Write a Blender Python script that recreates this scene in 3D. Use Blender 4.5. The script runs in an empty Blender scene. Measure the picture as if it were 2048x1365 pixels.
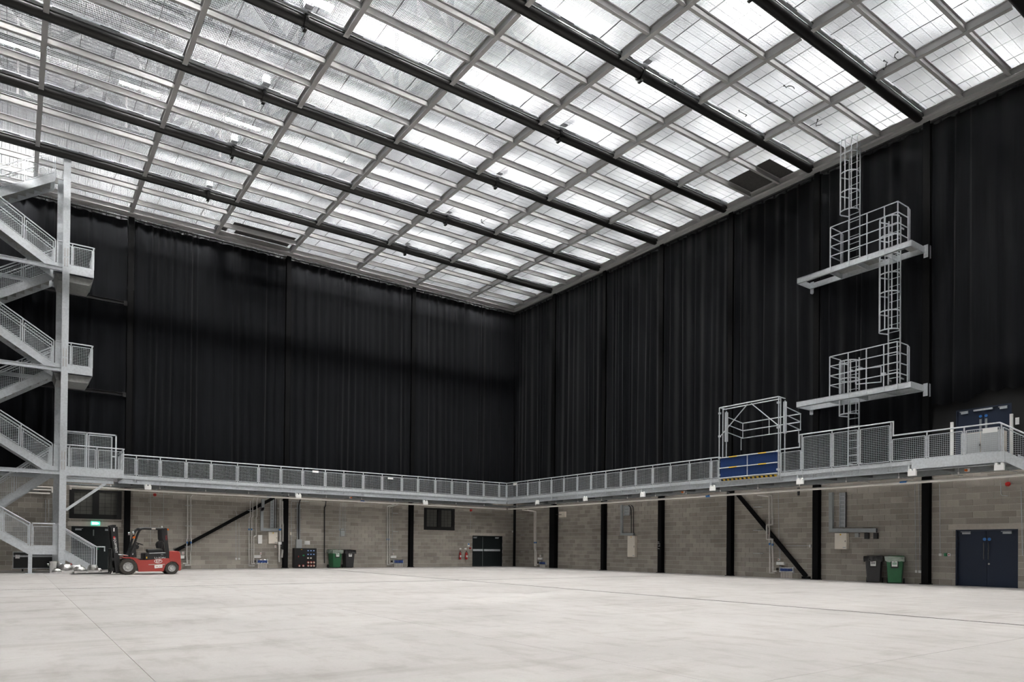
import bpy, math, random
from mathutils import Vector, Matrix
random.seed(7)
scene = bpy.context.scene
C = scene.collection
R = math.radians
# ------------------------------------------------------------------ camera
CAM = Vector((-28.3456, -39.6408, 1.2037))
YAW, PITCH, ROLL = 0.61677, 0.00913, 0.00916
FPX, CX, CY = 1406.0, 1021.3, 1085.5
_fw = Vector((math.sin(YAW)*math.cos(PITCH), math.cos(YAW)*math.cos(PITCH), math.sin(PITCH)))
_r0 = Vector((math.cos(YAW), -math.sin(YAW), 0)); _u0 = _r0.cross(_fw)
_rt = _r0*math.cos(ROLL) + _u0*math.sin(ROLL); _up = -_r0*math.sin(ROLL) + _u0*math.cos(ROLL)
cd = bpy.data.cameras.new('camera'); cam = bpy.data.objects.new('camera', cd); C.objects.link(cam)
cd.sensor_width = 36; cd.lens = FPX*36/2048
cd.shift_x = (1024-CX)/2048; cd.shift_y = (CY-682.5)/2048
cd.clip_end = 300
m = Matrix((( _rt.x, _up.x, -_fw.x, CAM.x), (_rt.y, _up.y, -_fw.y, CAM.y), (_rt.z, _up.z, -_fw.z, CAM.z), (0, 0, 0, 1)))
cam.matrix_world = m
scene.camera = cam
# ------------------------------------------------------------------ world, exposure (all light comes from the LED lamps above the grid)
w = bpy.data.worlds.new('world'); scene.world = w; w.use_nodes = True
w.node_tree.nodes['Background'].inputs[0].default_value = (0.6, 0.7, 0.85, 1)
w.node_tree.nodes['Background'].inputs[1].default_value = 0.02
LED_POWER = 290.0
scene.view_settings.view_transform = 'Standard'; scene.view_settings.look = 'None'
scene.view_settings.gamma = 1.0; scene.view_settings.use_curve_mapping = False
scene.view_settings.exposure = 0.50
# ------------------------------------------------------------------ survey helpers: wall coordinates measured off the photograph (2048 x 1365)
def _ray(px, py): return _fw + _rt*((px-CX)/FPX) - _up*((py-CY)/FPX)
def lw(px, py, off=0.0):                     # left wall plane y = -off  -> (x, z)
    d = _ray(px, py); t = (-off-CAM.y)/d.y; q = CAM + d*t; return q.x, q.z
def rw(px, py, off=0.0):                     # right wall plane x = -off -> (y, z)
    d = _ray(px, py); t = (-off-CAM.x)/d.x; q = CAM + d*t; return q.y, q.z
def fl(px, py, z=0.0):
    d = _ray(px, py); t = (z-CAM.z)/d.z; q = CAM + d*t; return q.x, q.y
# ------------------------------------------------------------------ materials
def nt(mat): return mat.node_tree.nodes, mat.node_tree.links
def M(name, col, rough=0.5, metal=0.0, var=0.12, scale=6.0, bump=0.0, emit=0.0, sheen=0.0, alpha=1.0, detail=3.0, stretch=None, coat=0.0, spec=0.5):
    mt = bpy.data.materials.new(name); mt.use_nodes = True
    n, l = nt(mt); b = n['Principled BSDF']
    b.inputs['Roughness'].default_value = rough; b.inputs['Metallic'].default_value = metal
    b.inputs['Specular IOR Level'].default_value = spec
    if sheen: b.inputs['Sheen Weight'].default_value = sheen
    if coat: b.inputs['Coat Weight'].default_value = coat
    if alpha < 1: b.inputs['Alpha'].default_value = alpha
    if emit:
        b.inputs['Emission Color'].default_value = (*col, 1); b.inputs['Emission Strength'].default_value = emit
    g = n.new('ShaderNodeNewGeometry'); src = g.outputs['Position']
    if stretch:
        mp = n.new('ShaderNodeMapping'); mp.inputs['Scale'].default_value = stretch; l.new(src, mp.inputs['Vector']); src = mp.outputs[0]
    t = n.new('ShaderNodeTexNoise'); t.inputs['Scale'].default_value = scale; t.inputs['Detail'].default_value = detail
    l.new(src, t.inputs['Vector'])
    mx = n.new('ShaderNodeMix'); mx.data_type = 'RGBA'
    lo = [max(0, c*(1-var*1.6)) for c in col]; hi = [min(1, c*(1+var*1.6)) for c in col]
    mx.inputs['A'].default_value = (*lo, 1); mx.inputs['B'].default_value = (*hi, 1)
    l.new(t.outputs['Fac'], mx.inputs['Factor']); l.new(mx.outputs['Result'], b.inputs['Base Color'])
    if bump:
        bp = n.new('ShaderNodeBump'); bp.inputs['Strength'].default_value = bump; bp.inputs['Distance'].default_value = 0.02
        l.new(t.outputs['Fac'], bp.inputs['Height']); l.new(bp.outputs[0], b.inputs['Normal'])
    return mt
GALV = M('galvanised_steel', (0.56, 0.59, 0.615), 0.42, 0.12, 0.16, 14, detail=5)
GALVD = M('galvanised_tray', (0.30, 0.32, 0.325), 0.5, 0.35, 0.12, 9)
STEELG = M('grey_grid_steel', (0.47, 0.467, 0.46), 0.5, 0.15, 0.06, 2)
GRATE = M('grating_steel', (0.235, 0.243, 0.255), 0.45, 0.2, 0.06, 3)
BLACKS = M('black_painted_steel', (0.006, 0.006, 0.0065), 0.42, 0.0, 0.25, 3)
COLB = M('black_column_paint', (0.0035, 0.0036, 0.004), 0.6, 0.0, 0.3, 2.5, spec=0.12)
PIPEB = M('black_pipe_paint', (0.014, 0.0135, 0.013), 0.34, 0.0, 0.15, 2, spec=0.4)
CURT = M('black_curtain_cloth', (0.0046, 0.0052, 0.0068), 0.8, 0.0, 0.45, 2.2, sheen=0.06, stretch=(6, 6, 0.25), spec=0.1)
CLAD = M('white_cladding', (0.13, 0.133, 0.137), 0.5, 0, 0.05, 1)
ROOFM = M('white_roof_sheet', (0.42, 0.425, 0.43), 0.5, 0, 0.05, 1)
TRUSS = M('truss_grey_steel', (0.02, 0.021, 0.022), 0.5, 0.1, 0.08, 2)
DARKW = M('dark_wall', (0.006, 0.006, 0.0065), 0.8, 0, 0.2, 1)
LINTEL = M('concrete_lintel', (0.50, 0.46, 0.41), 0.8, 0, 0.12, 8, bump=0.2)
MORTAR = M('mortar', (0.60, 0.57, 0.53), 0.9, 0, 0.08, 20)
WHITEP = M('white_pipe_cover', (0.88, 0.84, 0.79), 0.45, 0, 0.05, 4)
WHITE = M('white_plastic', (0.90, 0.90, 0.885), 0.4, 0, 0.03, 4)
PIPEL = M('insulated_pipe_grey', (0.68, 0.66, 0.63), 0.4, 0.35, 0.14, 10)
CREAM = M('cream_enclosure', (0.80, 0.74, 0.65), 0.45, 0, 0.03, 3)
GREYBOX = M('grey_enclosure', (0.42, 0.44, 0.45), 0.45, 0, 0.05, 3)
TRUNK = M('grey_trunking', (0.36, 0.385, 0.40), 0.45, 0.2, 0.08, 6)
BLACKP = M('black_plastic', (0.012, 0.012, 0.013), 0.45, 0, 0.2, 4)
RUBBER = M('tyre_rubber', (0.045, 0.040, 0.035), 0.85, 0, 0.35, 20, bump=0.3)
REDP = M('red_truck_paint', (0.36, 0.048, 0.040), 0.32, 0, 0.07, 4, coat=0.3)
RED = M('red_plastic', (0.45, 0.02, 0.018), 0.4, 0, 0.06, 6)
ORANGE = M('amber_lens', (0.80, 0.16, 0.01), 0.3, 0, 0.05, 6)
CHROME = M('polished_steel', (0.72, 0.72, 0.72), 0.12, 1.0, 0.06, 9)
FOIL = M('crumpled_foil', (0.50, 0.495, 0.48), 0.30, 0.9, 0.25, 14, bump=0.5)
BLUED = M('blue_door_paint', (0.007, 0.016, 0.040), 0.5, 0, 0.18, 40)
GREEND = M('dark_green_door_paint', (0.0035, 0.0085, 0.010), 0.5, 0, 0.2, 8)
BLUEN = M('blue_netting', (0.010, 0.045, 0.17), 0.7, 0, 0.2, 30)
BLUEM = M('blue_actuator', (0.02, 0.07, 0.30), 0.5, 0, 0.08, 6)
BLUES = M('blue_sign', (0.03, 0.17, 0.50), 0.4, 0, 0.03, 6)
GREENB = M('green_bin_plastic', (0.018, 0.115, 0.045), 0.42, 0, 0.12, 6)
GREYB = M('dark_grey_bin_plastic', (0.024, 0.024, 0.026), 0.42, 0, 0.12, 6)
GREENS = M('green_sign', (0.01, 0.20, 0.08), 0.4, 0, 0.03, 6)
GLASSD = M('dark_wired_glass', (0.10, 0.10, 0.09), 0.5, 0, 0.15, 3)
WIRED = M('dark_wire', (0.012, 0.012, 0.012), 0.5, 0, 0.1, 6)
YELLOW = M('yellow_paint', (0.75, 0.47, 0.02), 0.5, 0, 0.06, 8)
COPPER = M('copper_pipe', (0.45, 0.22, 0.13), 0.4, 0.6, 0.1, 10)
BOARD = M('dark_plywood_board', (0.060, 0.058, 0.055), 0.8, 0, 0.25, 10)
CASEB = M('flight_case_laminate', (0.018, 0.0185, 0.019), 0.5, 0, 0.3, 30)
BAGC = M('clear_bin_liner', (0.50, 0.55, 0.50), 0.25, 0, 0.25, 9, alpha=0.45)
BAGB = M('black_bin_liner', (0.012, 0.012, 0.013), 0.22, 0, 0.3, 9)
TREAD = M('tread_plate_grey', (0.36, 0.365, 0.35), 0.5, 0.3, 0.2, 9)
DRAIN = M('drain_grate_steel', (0.11, 0.105, 0.10), 0.5, 0.5, 0.25, 20)
LEDM = M('led_diffuser', (1.0, 0.985, 0.96), 0.5, 0, 0.0, 1, emit=LED_POWER)
EXITM = M('lit_exit_sign', (0.10, 0.80, 0.55), 0.4, 0, 0.0, 1, emit=0.7)
EXITW = M('lit_exit_pictogram', (0.85, 1, 0.97), 0.4, 0, 0.0, 1, emit=1.1)
# grey blocks: tone set per block from its place in the bond, plus fine grain
def block_material():
    mt = bpy.data.materials.new('grey_concrete_block'); mt.use_nodes = True
    n, l = nt(mt); b = n['Principled BSDF']; b.inputs['Roughness'].default_value = 0.88
    g = n.new('ShaderNodeNewGeometry'); s = n.new('ShaderNodeSeparateXYZ'); l.new(g.outputs['Position'], s.inputs[0])
    def mth(op, a, bb=None, v=None):
        q = n.new('ShaderNodeMath'); q.operation = op; l.new(a, q.inputs[0])
        if bb is not None: l.new(bb, q.inputs[1])
        if v is not None: q.inputs[1].default_value = v
        return q.outputs[0]
    row = mth('FLOOR', mth('DIVIDE', s.outputs['Z'], v=0.225))
    half = mth('MULTIPLY', mth('MODULO', row, v=2.0), v=0.5)
    u = mth('ADD', s.outputs['X'], s.outputs['Y'])
    colm = mth('FLOOR', mth('ADD', mth('DIVIDE', u, v=0.45), half))
    cb = n.new('ShaderNodeCombineXYZ'); l.new(row, cb.inputs[0]); l.new(colm, cb.inputs[1])
    wn = n.new('ShaderNodeTexWhiteNoise'); wn.noise_dimensions = '3D'; l.new(cb.outputs[0], wn.inputs['Vector'])
    rp = n.new('ShaderNodeValToRGB'); e = rp.color_ramp.elements
    e[0].color = (0.268, 0.244, 0.212, 1); e[1].color = (0.388, 0.356, 0.313, 1)
    l.new(wn.outputs['Value'], rp.inputs[0])
    t = n.new('ShaderNodeTexNoise'); t.inputs['Scale'].default_value = 45; t.inputs['Detail'].default_value = 4; l.new(g.outputs['Position'], t.inputs['Vector'])
    t2 = n.new('ShaderNodeTexNoise'); t2.inputs['Scale'].default_value = 0.5; t2.inputs['Detail'].default_value = 3; l.new(g.outputs['Position'], t2.inputs['Vector'])
    a = mth('ADD', t.outputs['Fac'], t2.outputs['Fac']); a = mth('MULTIPLY', a, v=0.55); a = mth('ADD', a, v=0.45)
    mx = n.new('ShaderNodeMix'); mx.data_type = 'RGBA'; mx.blend_type = 'MULTIPLY'; mx.inputs['Factor'].default_value = 1
    l.new(rp.outputs[0], mx.inputs['A']); l.new(a, mx.inputs['B']); l.new(mx.outputs['Result'], b.inputs['Base Color'])
    bp = n.new('ShaderNodeBump'); bp.inputs['Strength'].default_value = 0.3; bp.inputs['Distance'].default_value = 0.01
    l.new(t.outputs['Fac'], bp.inputs['Height']); l.new(bp.outputs[0], b.inputs['Normal'])
    return mt
BLOCK = block_material()
def floor_material():
    mt = bpy.data.materials.new('power_floated_concrete'); mt.use_nodes = True
    n, l = nt(mt); b = n['Principled BSDF']
    g = n.new('ShaderNodeNewGeometry')
    def noise(sc, det, st=(1, 1, 1)):
        mp = n.new('ShaderNodeMapping'); mp.inputs['Scale'].default_value = st; l.new(g.outputs['Position'], mp.inputs['Vector'])
        t = n.new('ShaderNodeTexNoise'); t.inputs['Scale'].default_value = sc; t.inputs['Detail'].default_value = det; t.inputs['Roughness'].default_value = 0.6
        l.new(mp.outputs[0], t.inputs['Vector']); return t.outputs['Fac']
    def ramp(src, stops):
        rp = n.new('ShaderNodeValToRGB'); l.new(src, rp.inputs[0]); e = rp.color_ramp.elements
        e[0].position, e[0].color = stops[0][0], (*stops[0][1], 1); e[1].position, e[1].color = stops[1][0], (*stops[1][1], 1)
        return rp.outputs[0]
    def mul(a, c):
        mx = n.new('ShaderNodeMix'); mx.data_type = 'RGBA'; mx.blend_type = 'MULTIPLY'; mx.inputs['Factor'].default_value = 1
        l.new(a, mx.inputs['A']); l.new(c, mx.inputs['B']); return mx.outputs['Result']
    base = ramp(noise(0.35, 5), [(0.32, (0.365, 0.350, 0.337)), (0.68, (0.448, 0.433, 0.419))])
    c = mul(base, ramp(noise(1.6, 7, (1.6, 0.6, 1)), [(0.30, (0.82, 0.80, 0.78)), (0.50, (1, 1, 1))]))
    c = mul(c, ramp(noise(0.55, 8, (0.5, 2.2, 1)), [(0.30, (0.78, 0.755, 0.73)), (0.45, (1, 1, 1))]))
    c = mul(c, ramp(noise(3.0, 7), [(0.25, (0.86, 0.85, 0.83)), (0.45, (1, 1, 1))]))
    c = mul(c, ramp(noise(30, 3), [(0.25, (0.93, 0.93, 0.93)), (0.55, (1, 1, 1))]))
    l.new(c, b.inputs['Base Color']); b.inputs['Roughness'].default_value = 0.55
    return mt
FLOORM = floor_material()
# ------------------------------------------------------------------ mesh building
class MB:
    def __init__(s): s.v = []; s.f = []; s.sm = []
    def _add(s, vs, fs, smooth=False):
        o = len(s.v); s.v += [tuple(p) for p in vs]; s.f += [tuple(i+o for i in q) for q in fs]; s.sm += [smooth]*len(fs); return s
    def box(s, x0, x1, y0, y1, z0, z1):
        if x0 > x1: x0, x1 = x1, x0
        if y0 > y1: y0, y1 = y1, y0
        if z0 > z1: z0, z1 = z1, z0
        return s._add([(x0,y0,z0),(x1,y0,z0),(x1,y1,z0),(x0,y1,z0),(x0,y0,z1),(x1,y0,z1),(x1,y1,z1),(x0,y1,z1)],
                      [(0,3,2,1),(4,5,6,7),(0,1,5,4),(1,2,6,5),(2,3,7,6),(3,0,4,7)])
    def bar(s, p, q, w, h, up=(0,0,1), caps=True):
        p, q = Vector(p), Vector(q); d = (q-p).normalized(); u = Vector(up)
        if abs(d.dot(u)) > 0.98: u = Vector((1,0,0)) if abs(d.x) < 0.9 else Vector((0,1,0))
        a = d.cross(u).normalized(); b = a.cross(d)
        a *= w/2; b *= h/2
        vs = [p-a-b, p+a-b, p+a+b, p-a+b, q-a-b, q+a-b, q+a+b, q-a+b]
        fs = [(0,1,5,4),(1,2,6,5),(2,3,7,6),(3,0,4,7)]
        if caps: fs += [(0,3,2,1),(4,5,6,7)]
        return s._add(vs, fs)
    def cyl(s, p, q, r, n=10, r2=None, caps=True):
        p, q = Vector(p), Vector(q); r2 = r if r2 is None else r2
        d = (q-p).normalized(); u = Vector((0,0,1)) if abs(d.z) < 0.9 else Vector((1,0,0))
        a = d.cross(u).normalized(); b = d.cross(a); vs = []
        for k in range(n):
            t = 2*math.pi*k/n; e = a*math.cos(t)+b*math.sin(t); vs += [p+e*r, q+e*r2]
        s._add(vs, [(2*k, 2*k+1, (2*k+3) % (2*n), (2*k+2) % (2*n)) for k in range(n)], True)
        if caps:
            s._add([vs[2*k] for k in range(n)], [tuple(range(n))]); s._add([vs[2*k+1] for k in range(n)], [tuple(reversed(range(n)))])
        return s
    def tube(s, pts, r, n=8):
        pts = [Vector(p) for p in pts]; rings = []; a = None
        for i, p in enumerate(pts):
            d0 = (p-pts[i-1]).normalized() if i else None
            d1 = (pts[i+1]-p).normalized() if i < len(pts)-1 else None
            t = ((d0 or d1)+(d1 or d0))
            t = t.normalized() if t.length > 1e-6 else (d1 or d0)
            if a is None:
                u = Vector((0,0,1)) if abs(t.z) < 0.9 else Vector((1,0,0)); a = t.cross(u).normalized()
            a = (a-t*a.dot(t)).normalized(); b = t.cross(a)
            k = 1.0
            if d0 and d1: k = 1/max(0.5, math.sqrt(max(0.01, (1+d0.dot(d1))/2)))
            rings.append([p+(a*math.cos(2*math.pi*j/n)+b*math.sin(2*math.pi*j/n))*r*(k if d0 and d1 else 1) for j in range(n)])
        vs = [q for g in rings for q in g]; fs = []
        for i in range(len(rings)-1):
            for j in range(n): fs.append((i*n+j, i*n+(j+1) % n, (i+1)*n+(j+1) % n, (i+1)*n+j))
        s._add(vs, fs, True); L = len(rings)-1
        s._add(rings[0], [tuple(reversed(range(n)))]); s._add(rings[-1], [tuple(range(n))])
        return s
    def prism(s, poly, a, b, ax='y'):       # poly in the two other axes, extruded from a to b
        n = len(poly)
        def P3(u, v, t): return {'y': (u, t, v), 'x': (t, u, v), 'z': (u, v, t)}[ax]
        vs = [P3(u, v, a) for u, v in poly]+[P3(u, v, b) for u, v in poly]
        return s._add(vs, [tuple(range(n)), tuple(reversed(range(n, 2*n)))]+[(k, k+n, (k+1) % n+n, (k+1) % n) for k in range(n)])
    def lathe(s, prof, c, n=16, ax='z', smooth=True):
        vs = []; c = Vector(c)
        for r, h in prof:
            for k in range(n):
                t = 2*math.pi*k/n; a, b = r*math.cos(t), r*math.sin(t)
                vs.append(c+Vector({'z': (a, b, h), 'y': (a, h, b), 'x': (h, a, b)}[ax]))
        fs = []
        for i in range(len(prof)-1):
            for k in range(n): fs.append((i*n+k, i*n+(k+1) % n, (i+1)*n+(k+1) % n, (i+1)*n+k))
        return s._add(vs, fs, smooth)
    def isec(s, p, q, w, h, t=0.02):        # horizontal I section, top at p.z+h/2
        p, q = Vector(p), Vector(q); u = Vector((0,0,1))
        s.bar(p+u*(h/2-t/2), q+u*(h/2-t/2), w, t); s.bar(p-u*(h/2-t/2), q-u*(h/2-t/2), w, t); return s.bar(p, q, t*0.8, h-2*t)
    def build(s, name, mat, parent=None, local=False, bev=0.0):
        off = Vector((0,0,0))
        if parent is not None and not local: off = wloc(parent)
        me = bpy.data.meshes.new(name)
        me.from_pydata([(x-off.x, y-off.y, z-off.z) for x, y, z in s.v], [], s.f)
        if any(s.sm):
            me.polygons.foreach_set('use_smooth', s.sm); me.set_sharp_from_angle(angle=R(40))
        me.materials.append(mat); me.update()
        o = bpy.data.objects.new(name, me); C.objects.link(o)
        if parent is not None: o.parent = parent
        if bev:
            b = o.modifiers.new('bevel', 'BEVEL'); b.width = bev; b.segments = 2; b.limit_method = 'ANGLE'
        return o
def wloc(o):
    v = Vector((0,0,0))
    while o is not None: v += o.location; o = o.parent
    return v
def tag(o, label=None, cat=None, group=None, kind=None):
    if label: o['label'] = label
    if cat: o['category'] = cat
    if group: o['group'] = group
    if kind: o['kind'] = kind
    return o
def thing(name, label, cat, loc=(0,0,0), rz=0.0, group=None, kind=None):
    o = bpy.data.objects.new(name, None); C.objects.link(o); o.location = loc; o.rotation_euler = (0,0,rz)
    o.empty_display_size = 0.2
    return tag(o, label, cat, group, kind)
def inst(name, me, parent, loc, rot=(0,0,0), sc=None):     # one more copy that shares mesh data
    o = bpy.data.objects.new(name, me); C.objects.link(o); o.parent = parent; o.location = loc; o.rotation_euler = rot
    if sc: o.scale = sc
    return o
def copy_tree(o, parent=None):
    c = o.copy(); C.objects.link(c); c.parent = parent
    for ch in list(o.children): copy_tree(ch, c)
    return c
def text(body, size, mat, parent, loc, rot, name='lettering', ext=0.002, squash=1.0):
    cu = bpy.data.curves.new(name, 'FONT'); cu.body = body; cu.size = size; cu.extrude = ext; cu.align_x = 'CENTER'; cu.align_y = 'CENTER'
    cu.resolution_u = 3
    t = bpy.data.objects.new('tmp_text', cu); C.objects.link(t)
    dg = bpy.context.evaluated_depsgraph_get(); me = bpy.data.meshes.new_from_object(t.evaluated_get(dg))
    bpy.data.objects.remove(t); me.materials.clear(); me.materials.append(mat)
    o = bpy.data.objects.new(name, me); C.objects.link(o); o.parent = parent; o.location = loc; o.rotation_euler = rot; o.scale = (squash, 1, 1)
    return o
def sub_intervals(rect, holes):             # axis-aligned rectangle minus holes -> rectangles
    out = [rect]
    for h in holes:
        nx = []
        for (a, b, c, d) in out:
            if h[0] >= b or h[1] <= a or h[2] >= d or h[3] <= c: nx.append((a, b, c, d)); continue
            if a < h[0]: nx.append((a, h[0], c, d))
            if b > h[1]: nx.append((h[1], b, c, d))
            m0, m1 = max(a, h[0]), min(b, h[1])
            if c < h[2]: nx.append((m0, m1, c, h[2]))
            if d > h[3]: nx.append((m0, m1, h[3], d))
        out = nx
    return out
# ------------------------------------------------------------------ room dimensions
XW, YW = -31.65, -44.76          # far ends of the left and right walls
SX, SY = 3.957, 4.476            # spacing of grid beams / pipes
ZB, ZG, ZR = 17.65, 17.95, 23.0  # beam soffit, grating, roof
ZD = 4.40                        # gallery deck
LCOL = [-8.0, -15.85, -23.7]
RCOL = [-4.6, -9.27, -13.72, -18.15, -22.6, -27.05]
# ------------------------------------------------------------------ floor
floor = tag(MB().box(XW-.3, .3, YW-.3, .3, -.30, -.006).build('floor', MORTAR), kind='structure')
xs = [(XW, -27.304), (-27.296, -23.103), (-23.097, -14.56), (-14.44, 0)]
ys = [(YW, -35.703), (-35.697, -30.633), (-30.627, -16.97), (-16.83, 0)]
for a, b in xs:
    for c, d in ys: MB().box(a, b, c, d, -.16, 0).build('slab', FLOORM, floor)
for lbl, p, q in (('y', (-14.5, YW), (-14.5, 0)), ('x', (XW, -16.9), (0, -16.9))):
    g = MB()
    if lbl == 'y':
        g.box(-14.558, -14.442, YW, 0, -.034, -.0045); g.box(-14.558, -14.543, YW, 0, -.02, -.002); g.box(-14.457, -14.442, YW, 0, -.02, -.002)
        n = int(-YW/.07)
        for k in range(n): g.box(-14.545, -14.455, -k*.07-.03, -k*.07, -.016, -.0015)
    else:
        g.box(XW, 0, -16.968, -16.832, -.034, -.0045); g.box(XW, 0, -16.968, -16.95, -.02, -.002); g.box(XW, 0, -16.85, -16.832, -.02, -.002)
        n = int(-XW/.07)
        for k in range(n): g.box(-k*.07-.03, -k*.07, -16.95, -16.85, -.016, -.0015)
    g.build('drain_grate', DRAIN, floor)
# ------------------------------------------------------------------ block walls
D1 = (-26.037, -24.104, 0, 2.10); W1 = (-26.141, -23.933, 2.474, 3.888); W2 = (-7.018, -4.752, 2.358, 3.77); D2 = (-3.358, -.93, 0, 2.06)
D3 = (-29.97, -27.995, 0, 2.05); D4 = (-29.762, -27.996, 4.42, 6.455)
def block_wall(name, side, lo, hi, holes, vis):
    ztop = 4.35
    def put(mb, r, d0, d1):
        a, b, c, d = r
        if side == 'left': mb.box(a, b, d0, d1, c, d)
        else: mb.box(d0, d1, a, b, c, d)
    back = MB()
    for r in sub_intervals((lo, hi, 0, ztop), holes): put(back, r, .006, .30)
    wall = tag(back.build(name, MORTAR), kind='structure')
    pieces = []
    for row in range(int(ztop/.225)+1):
        z0, z1 = row*.225+.006, min((row+1)*.225-.006, ztop)
        half = .5*(row % 2)
        i0, i1 = int(math.floor(lo/.45+half)), int(math.ceil(hi/.45+half))
        for i in range(i0, i1+1):
            a, b = max((i-half)*.45+.006, lo), min((i+1-half)*.45-.006, hi)
            if b-a < .03: continue
            for r in sub_intervals((a, b, z0, z1), holes):
                if r[1]-r[0] > .03 and r[3]-r[2] > .03: pieces.append(r)
    def dist(r):
        u, z = (r[0]+r[1])/2, (r[2]+r[3])/2
        p = Vector((u, 0, z)) if side == 'left' else Vector((0, u, z))
        return (p-CAM).length + (0 if vis[0] < u < vis[1] and z < 4.0 else 100)
    pieces.sort(key=dist)
    full = MB(); put(full, (-.219, .219, -.1065, .1065), -.004, .09)
    fm = full.build('block', BLOCK, wall); fme = fm.data; first = True
    rest = MB(); n = 0
    for r in pieces:
        u, z = (r[0]+r[1])/2, (r[2]+r[3])/2
        if n < 298 and abs(r[1]-r[0]-.438) < .002 and abs(r[3]-r[2]-.213) < .002:
            loc = (u, 0, z) if side == 'left' else (0, u, z)
            if first: fm.location = loc; first = False
            else: inst('block', fme, wall, loc)
            n += 1
        else: put(rest, r, -.004, .09)
    tag(rest.build('blockwork', BLOCK, wall), kind='stuff')
    return wall
wl = block_wall('wall_left', 'left', XW, 0, [D1, W1, W2, D2], (-24.4, -12.5))
wr = block_wall('wall_right', 'right', YW, 0, [D3], (-30.2, -14))
# upper walls behind the curtains, then ribbed white cladding above the grid
MB().box(XW, .3, .05, .3, 14.0, ZR).build('upper_wall', CLAD, wl); MB().box(XW, .3, .05, .3, 4.35, 14.0).build('lining_wall', DARKW, wl)
up = MB()
for r in sub_intervals((YW, 0.0, 4.35, 14.0), [D4]): up.box(.02, .3, r[0], r[1], r[2], r[3])
up.build('lining_wall', DARKW, wr); MB().box(.05, .3, YW, 0, 14.0, ZR).build('upper_wall', CLAD, wr)
rb = MB()
for k in range(int(-XW/.3)): rb.prism([(-k*.3-.02, .05), (-k*.3-.05, .005), (-k*.3-.15, .005), (-k*.3-.18, .05)], 17.5, ZR, 'z')
tag(rb.build('cladding_rib', CLAD, wl), kind='stuff')
rb = MB()
for k in range(int(-YW/.3)): rb.prism([(.05, -k*.3-.02), (.005, -k*.3-.05), (.005, -k*.3-.15), (.05, -k*.3-.18)], 17.5, ZR, 'z')
tag(rb.build('cladding_rib', CLAD, wr), kind='stuff')
tag(MB().box(XW-.3, XW, YW-.3, .3, 0, 17.4).build('wall_side', DARKW), kind='structure')
tag(MB().box(XW, .3, YW-.3, YW, 0, 17.4).build('wall_rear', DARKW), kind='structure')
for q in ((XW-.3, XW, YW-.3, .3), (XW, .3, YW-.3, YW)):
    MB().box(*q, 17.4, ZR).build('upper_wall', CLAD, bpy.data.objects['wall_side' if q[0] < XW else 'wall_rear'])
# ------------------------------------------------------------------ roof with trusses
roof = tag(MB().box(XW-.3, .3, YW-.3, .3, ZR, ZR+.2).build('roof', ROOFM), kind='structure')
rb = MB()
for k in range(int(-YW/.25)): rb.prism([(-k*.25-.03, ZR), (-k*.25-.06, ZR-.05), (-k*.25-.15, ZR-.05), (-k*.25-.18, ZR)], XW, 0, 'x')
tag(rb.build('roof_rib', ROOFM, roof), kind='stuff')
ch = MB(); ch.isec((XW+.05, 0, 0), (-.05, 0, 0), .42, .34, .03)
dia = None
ntr = 0
y = -4.2
TRY = []
while y > YW+1: TRY.append(y); y -= 4.476
tm = None
for y in TRY:
    if tm is None:
        t = ch.build('roof_truss', TRUSS, roof, local=True); tm = t.data
        d = MB(); d.bar((0, 0, 0), (1.98, 0, 1.9), .28, .26); dm = d.build('truss_brace', TRUSS, t, local=True)
        d2 = MB(); d2.bar((0, 0, 0), (0, 0, 2.9), .18, .18); vm = d2.build('truss_post', TRUSS, t, local=True)
        t.location = (0, y, 19.55)
        dm.location = (XW+.2, 0, .05); vm.location = (XW+.2, 0, .05); dme, vme = dm.data, vm.data
        first = True
    else:
        t = inst('roof_truss', tm, roof, (0, y, 19.55)); first = False
    inst('truss_chord', tm, t, (0, 0, 2.0))
    for k in range(8):
        if not (first and k == 0): inst('truss_brace', dme, t, (XW+.2+k*3.957, 0, .05))
        inst('truss_brace', dme, t, (XW+.2+k*3.957+3.957, 0, .05), sc=(-1, 1, 1))
        if not (first and k == 0): inst('truss_post', vme, t, (XW+.2+k*3.957, 0, .05))
# purlins under the roof sheet
pm = None
for k in range(11):
    x = -1.0-k*3.0
    if pm is None: o = MB().box(-.06, .06, YW, 0, ZR-.30, ZR-.06).build('purlin', TRUSS, roof); pm = o.data; o.location = (x, 0, 0)
    else: inst('purlin', pm, roof, (x, 0, 0))
# ------------------------------------------------------------------ ceiling grid: main beams, cross beams, bar gratings, black pipes
ceil = thing('ceiling', None, None, (0, 0, 0), kind='structure')
mb = MB(); mb.isec((0, -SY+.20, 0), (0, -.20, 0), .16, .30, .022)
mbm = None
cb = MB(); cb.isec((-SX+.02, 0, 0), (-.02, 0, 0), .11, .24, .016); cbm = None
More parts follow.
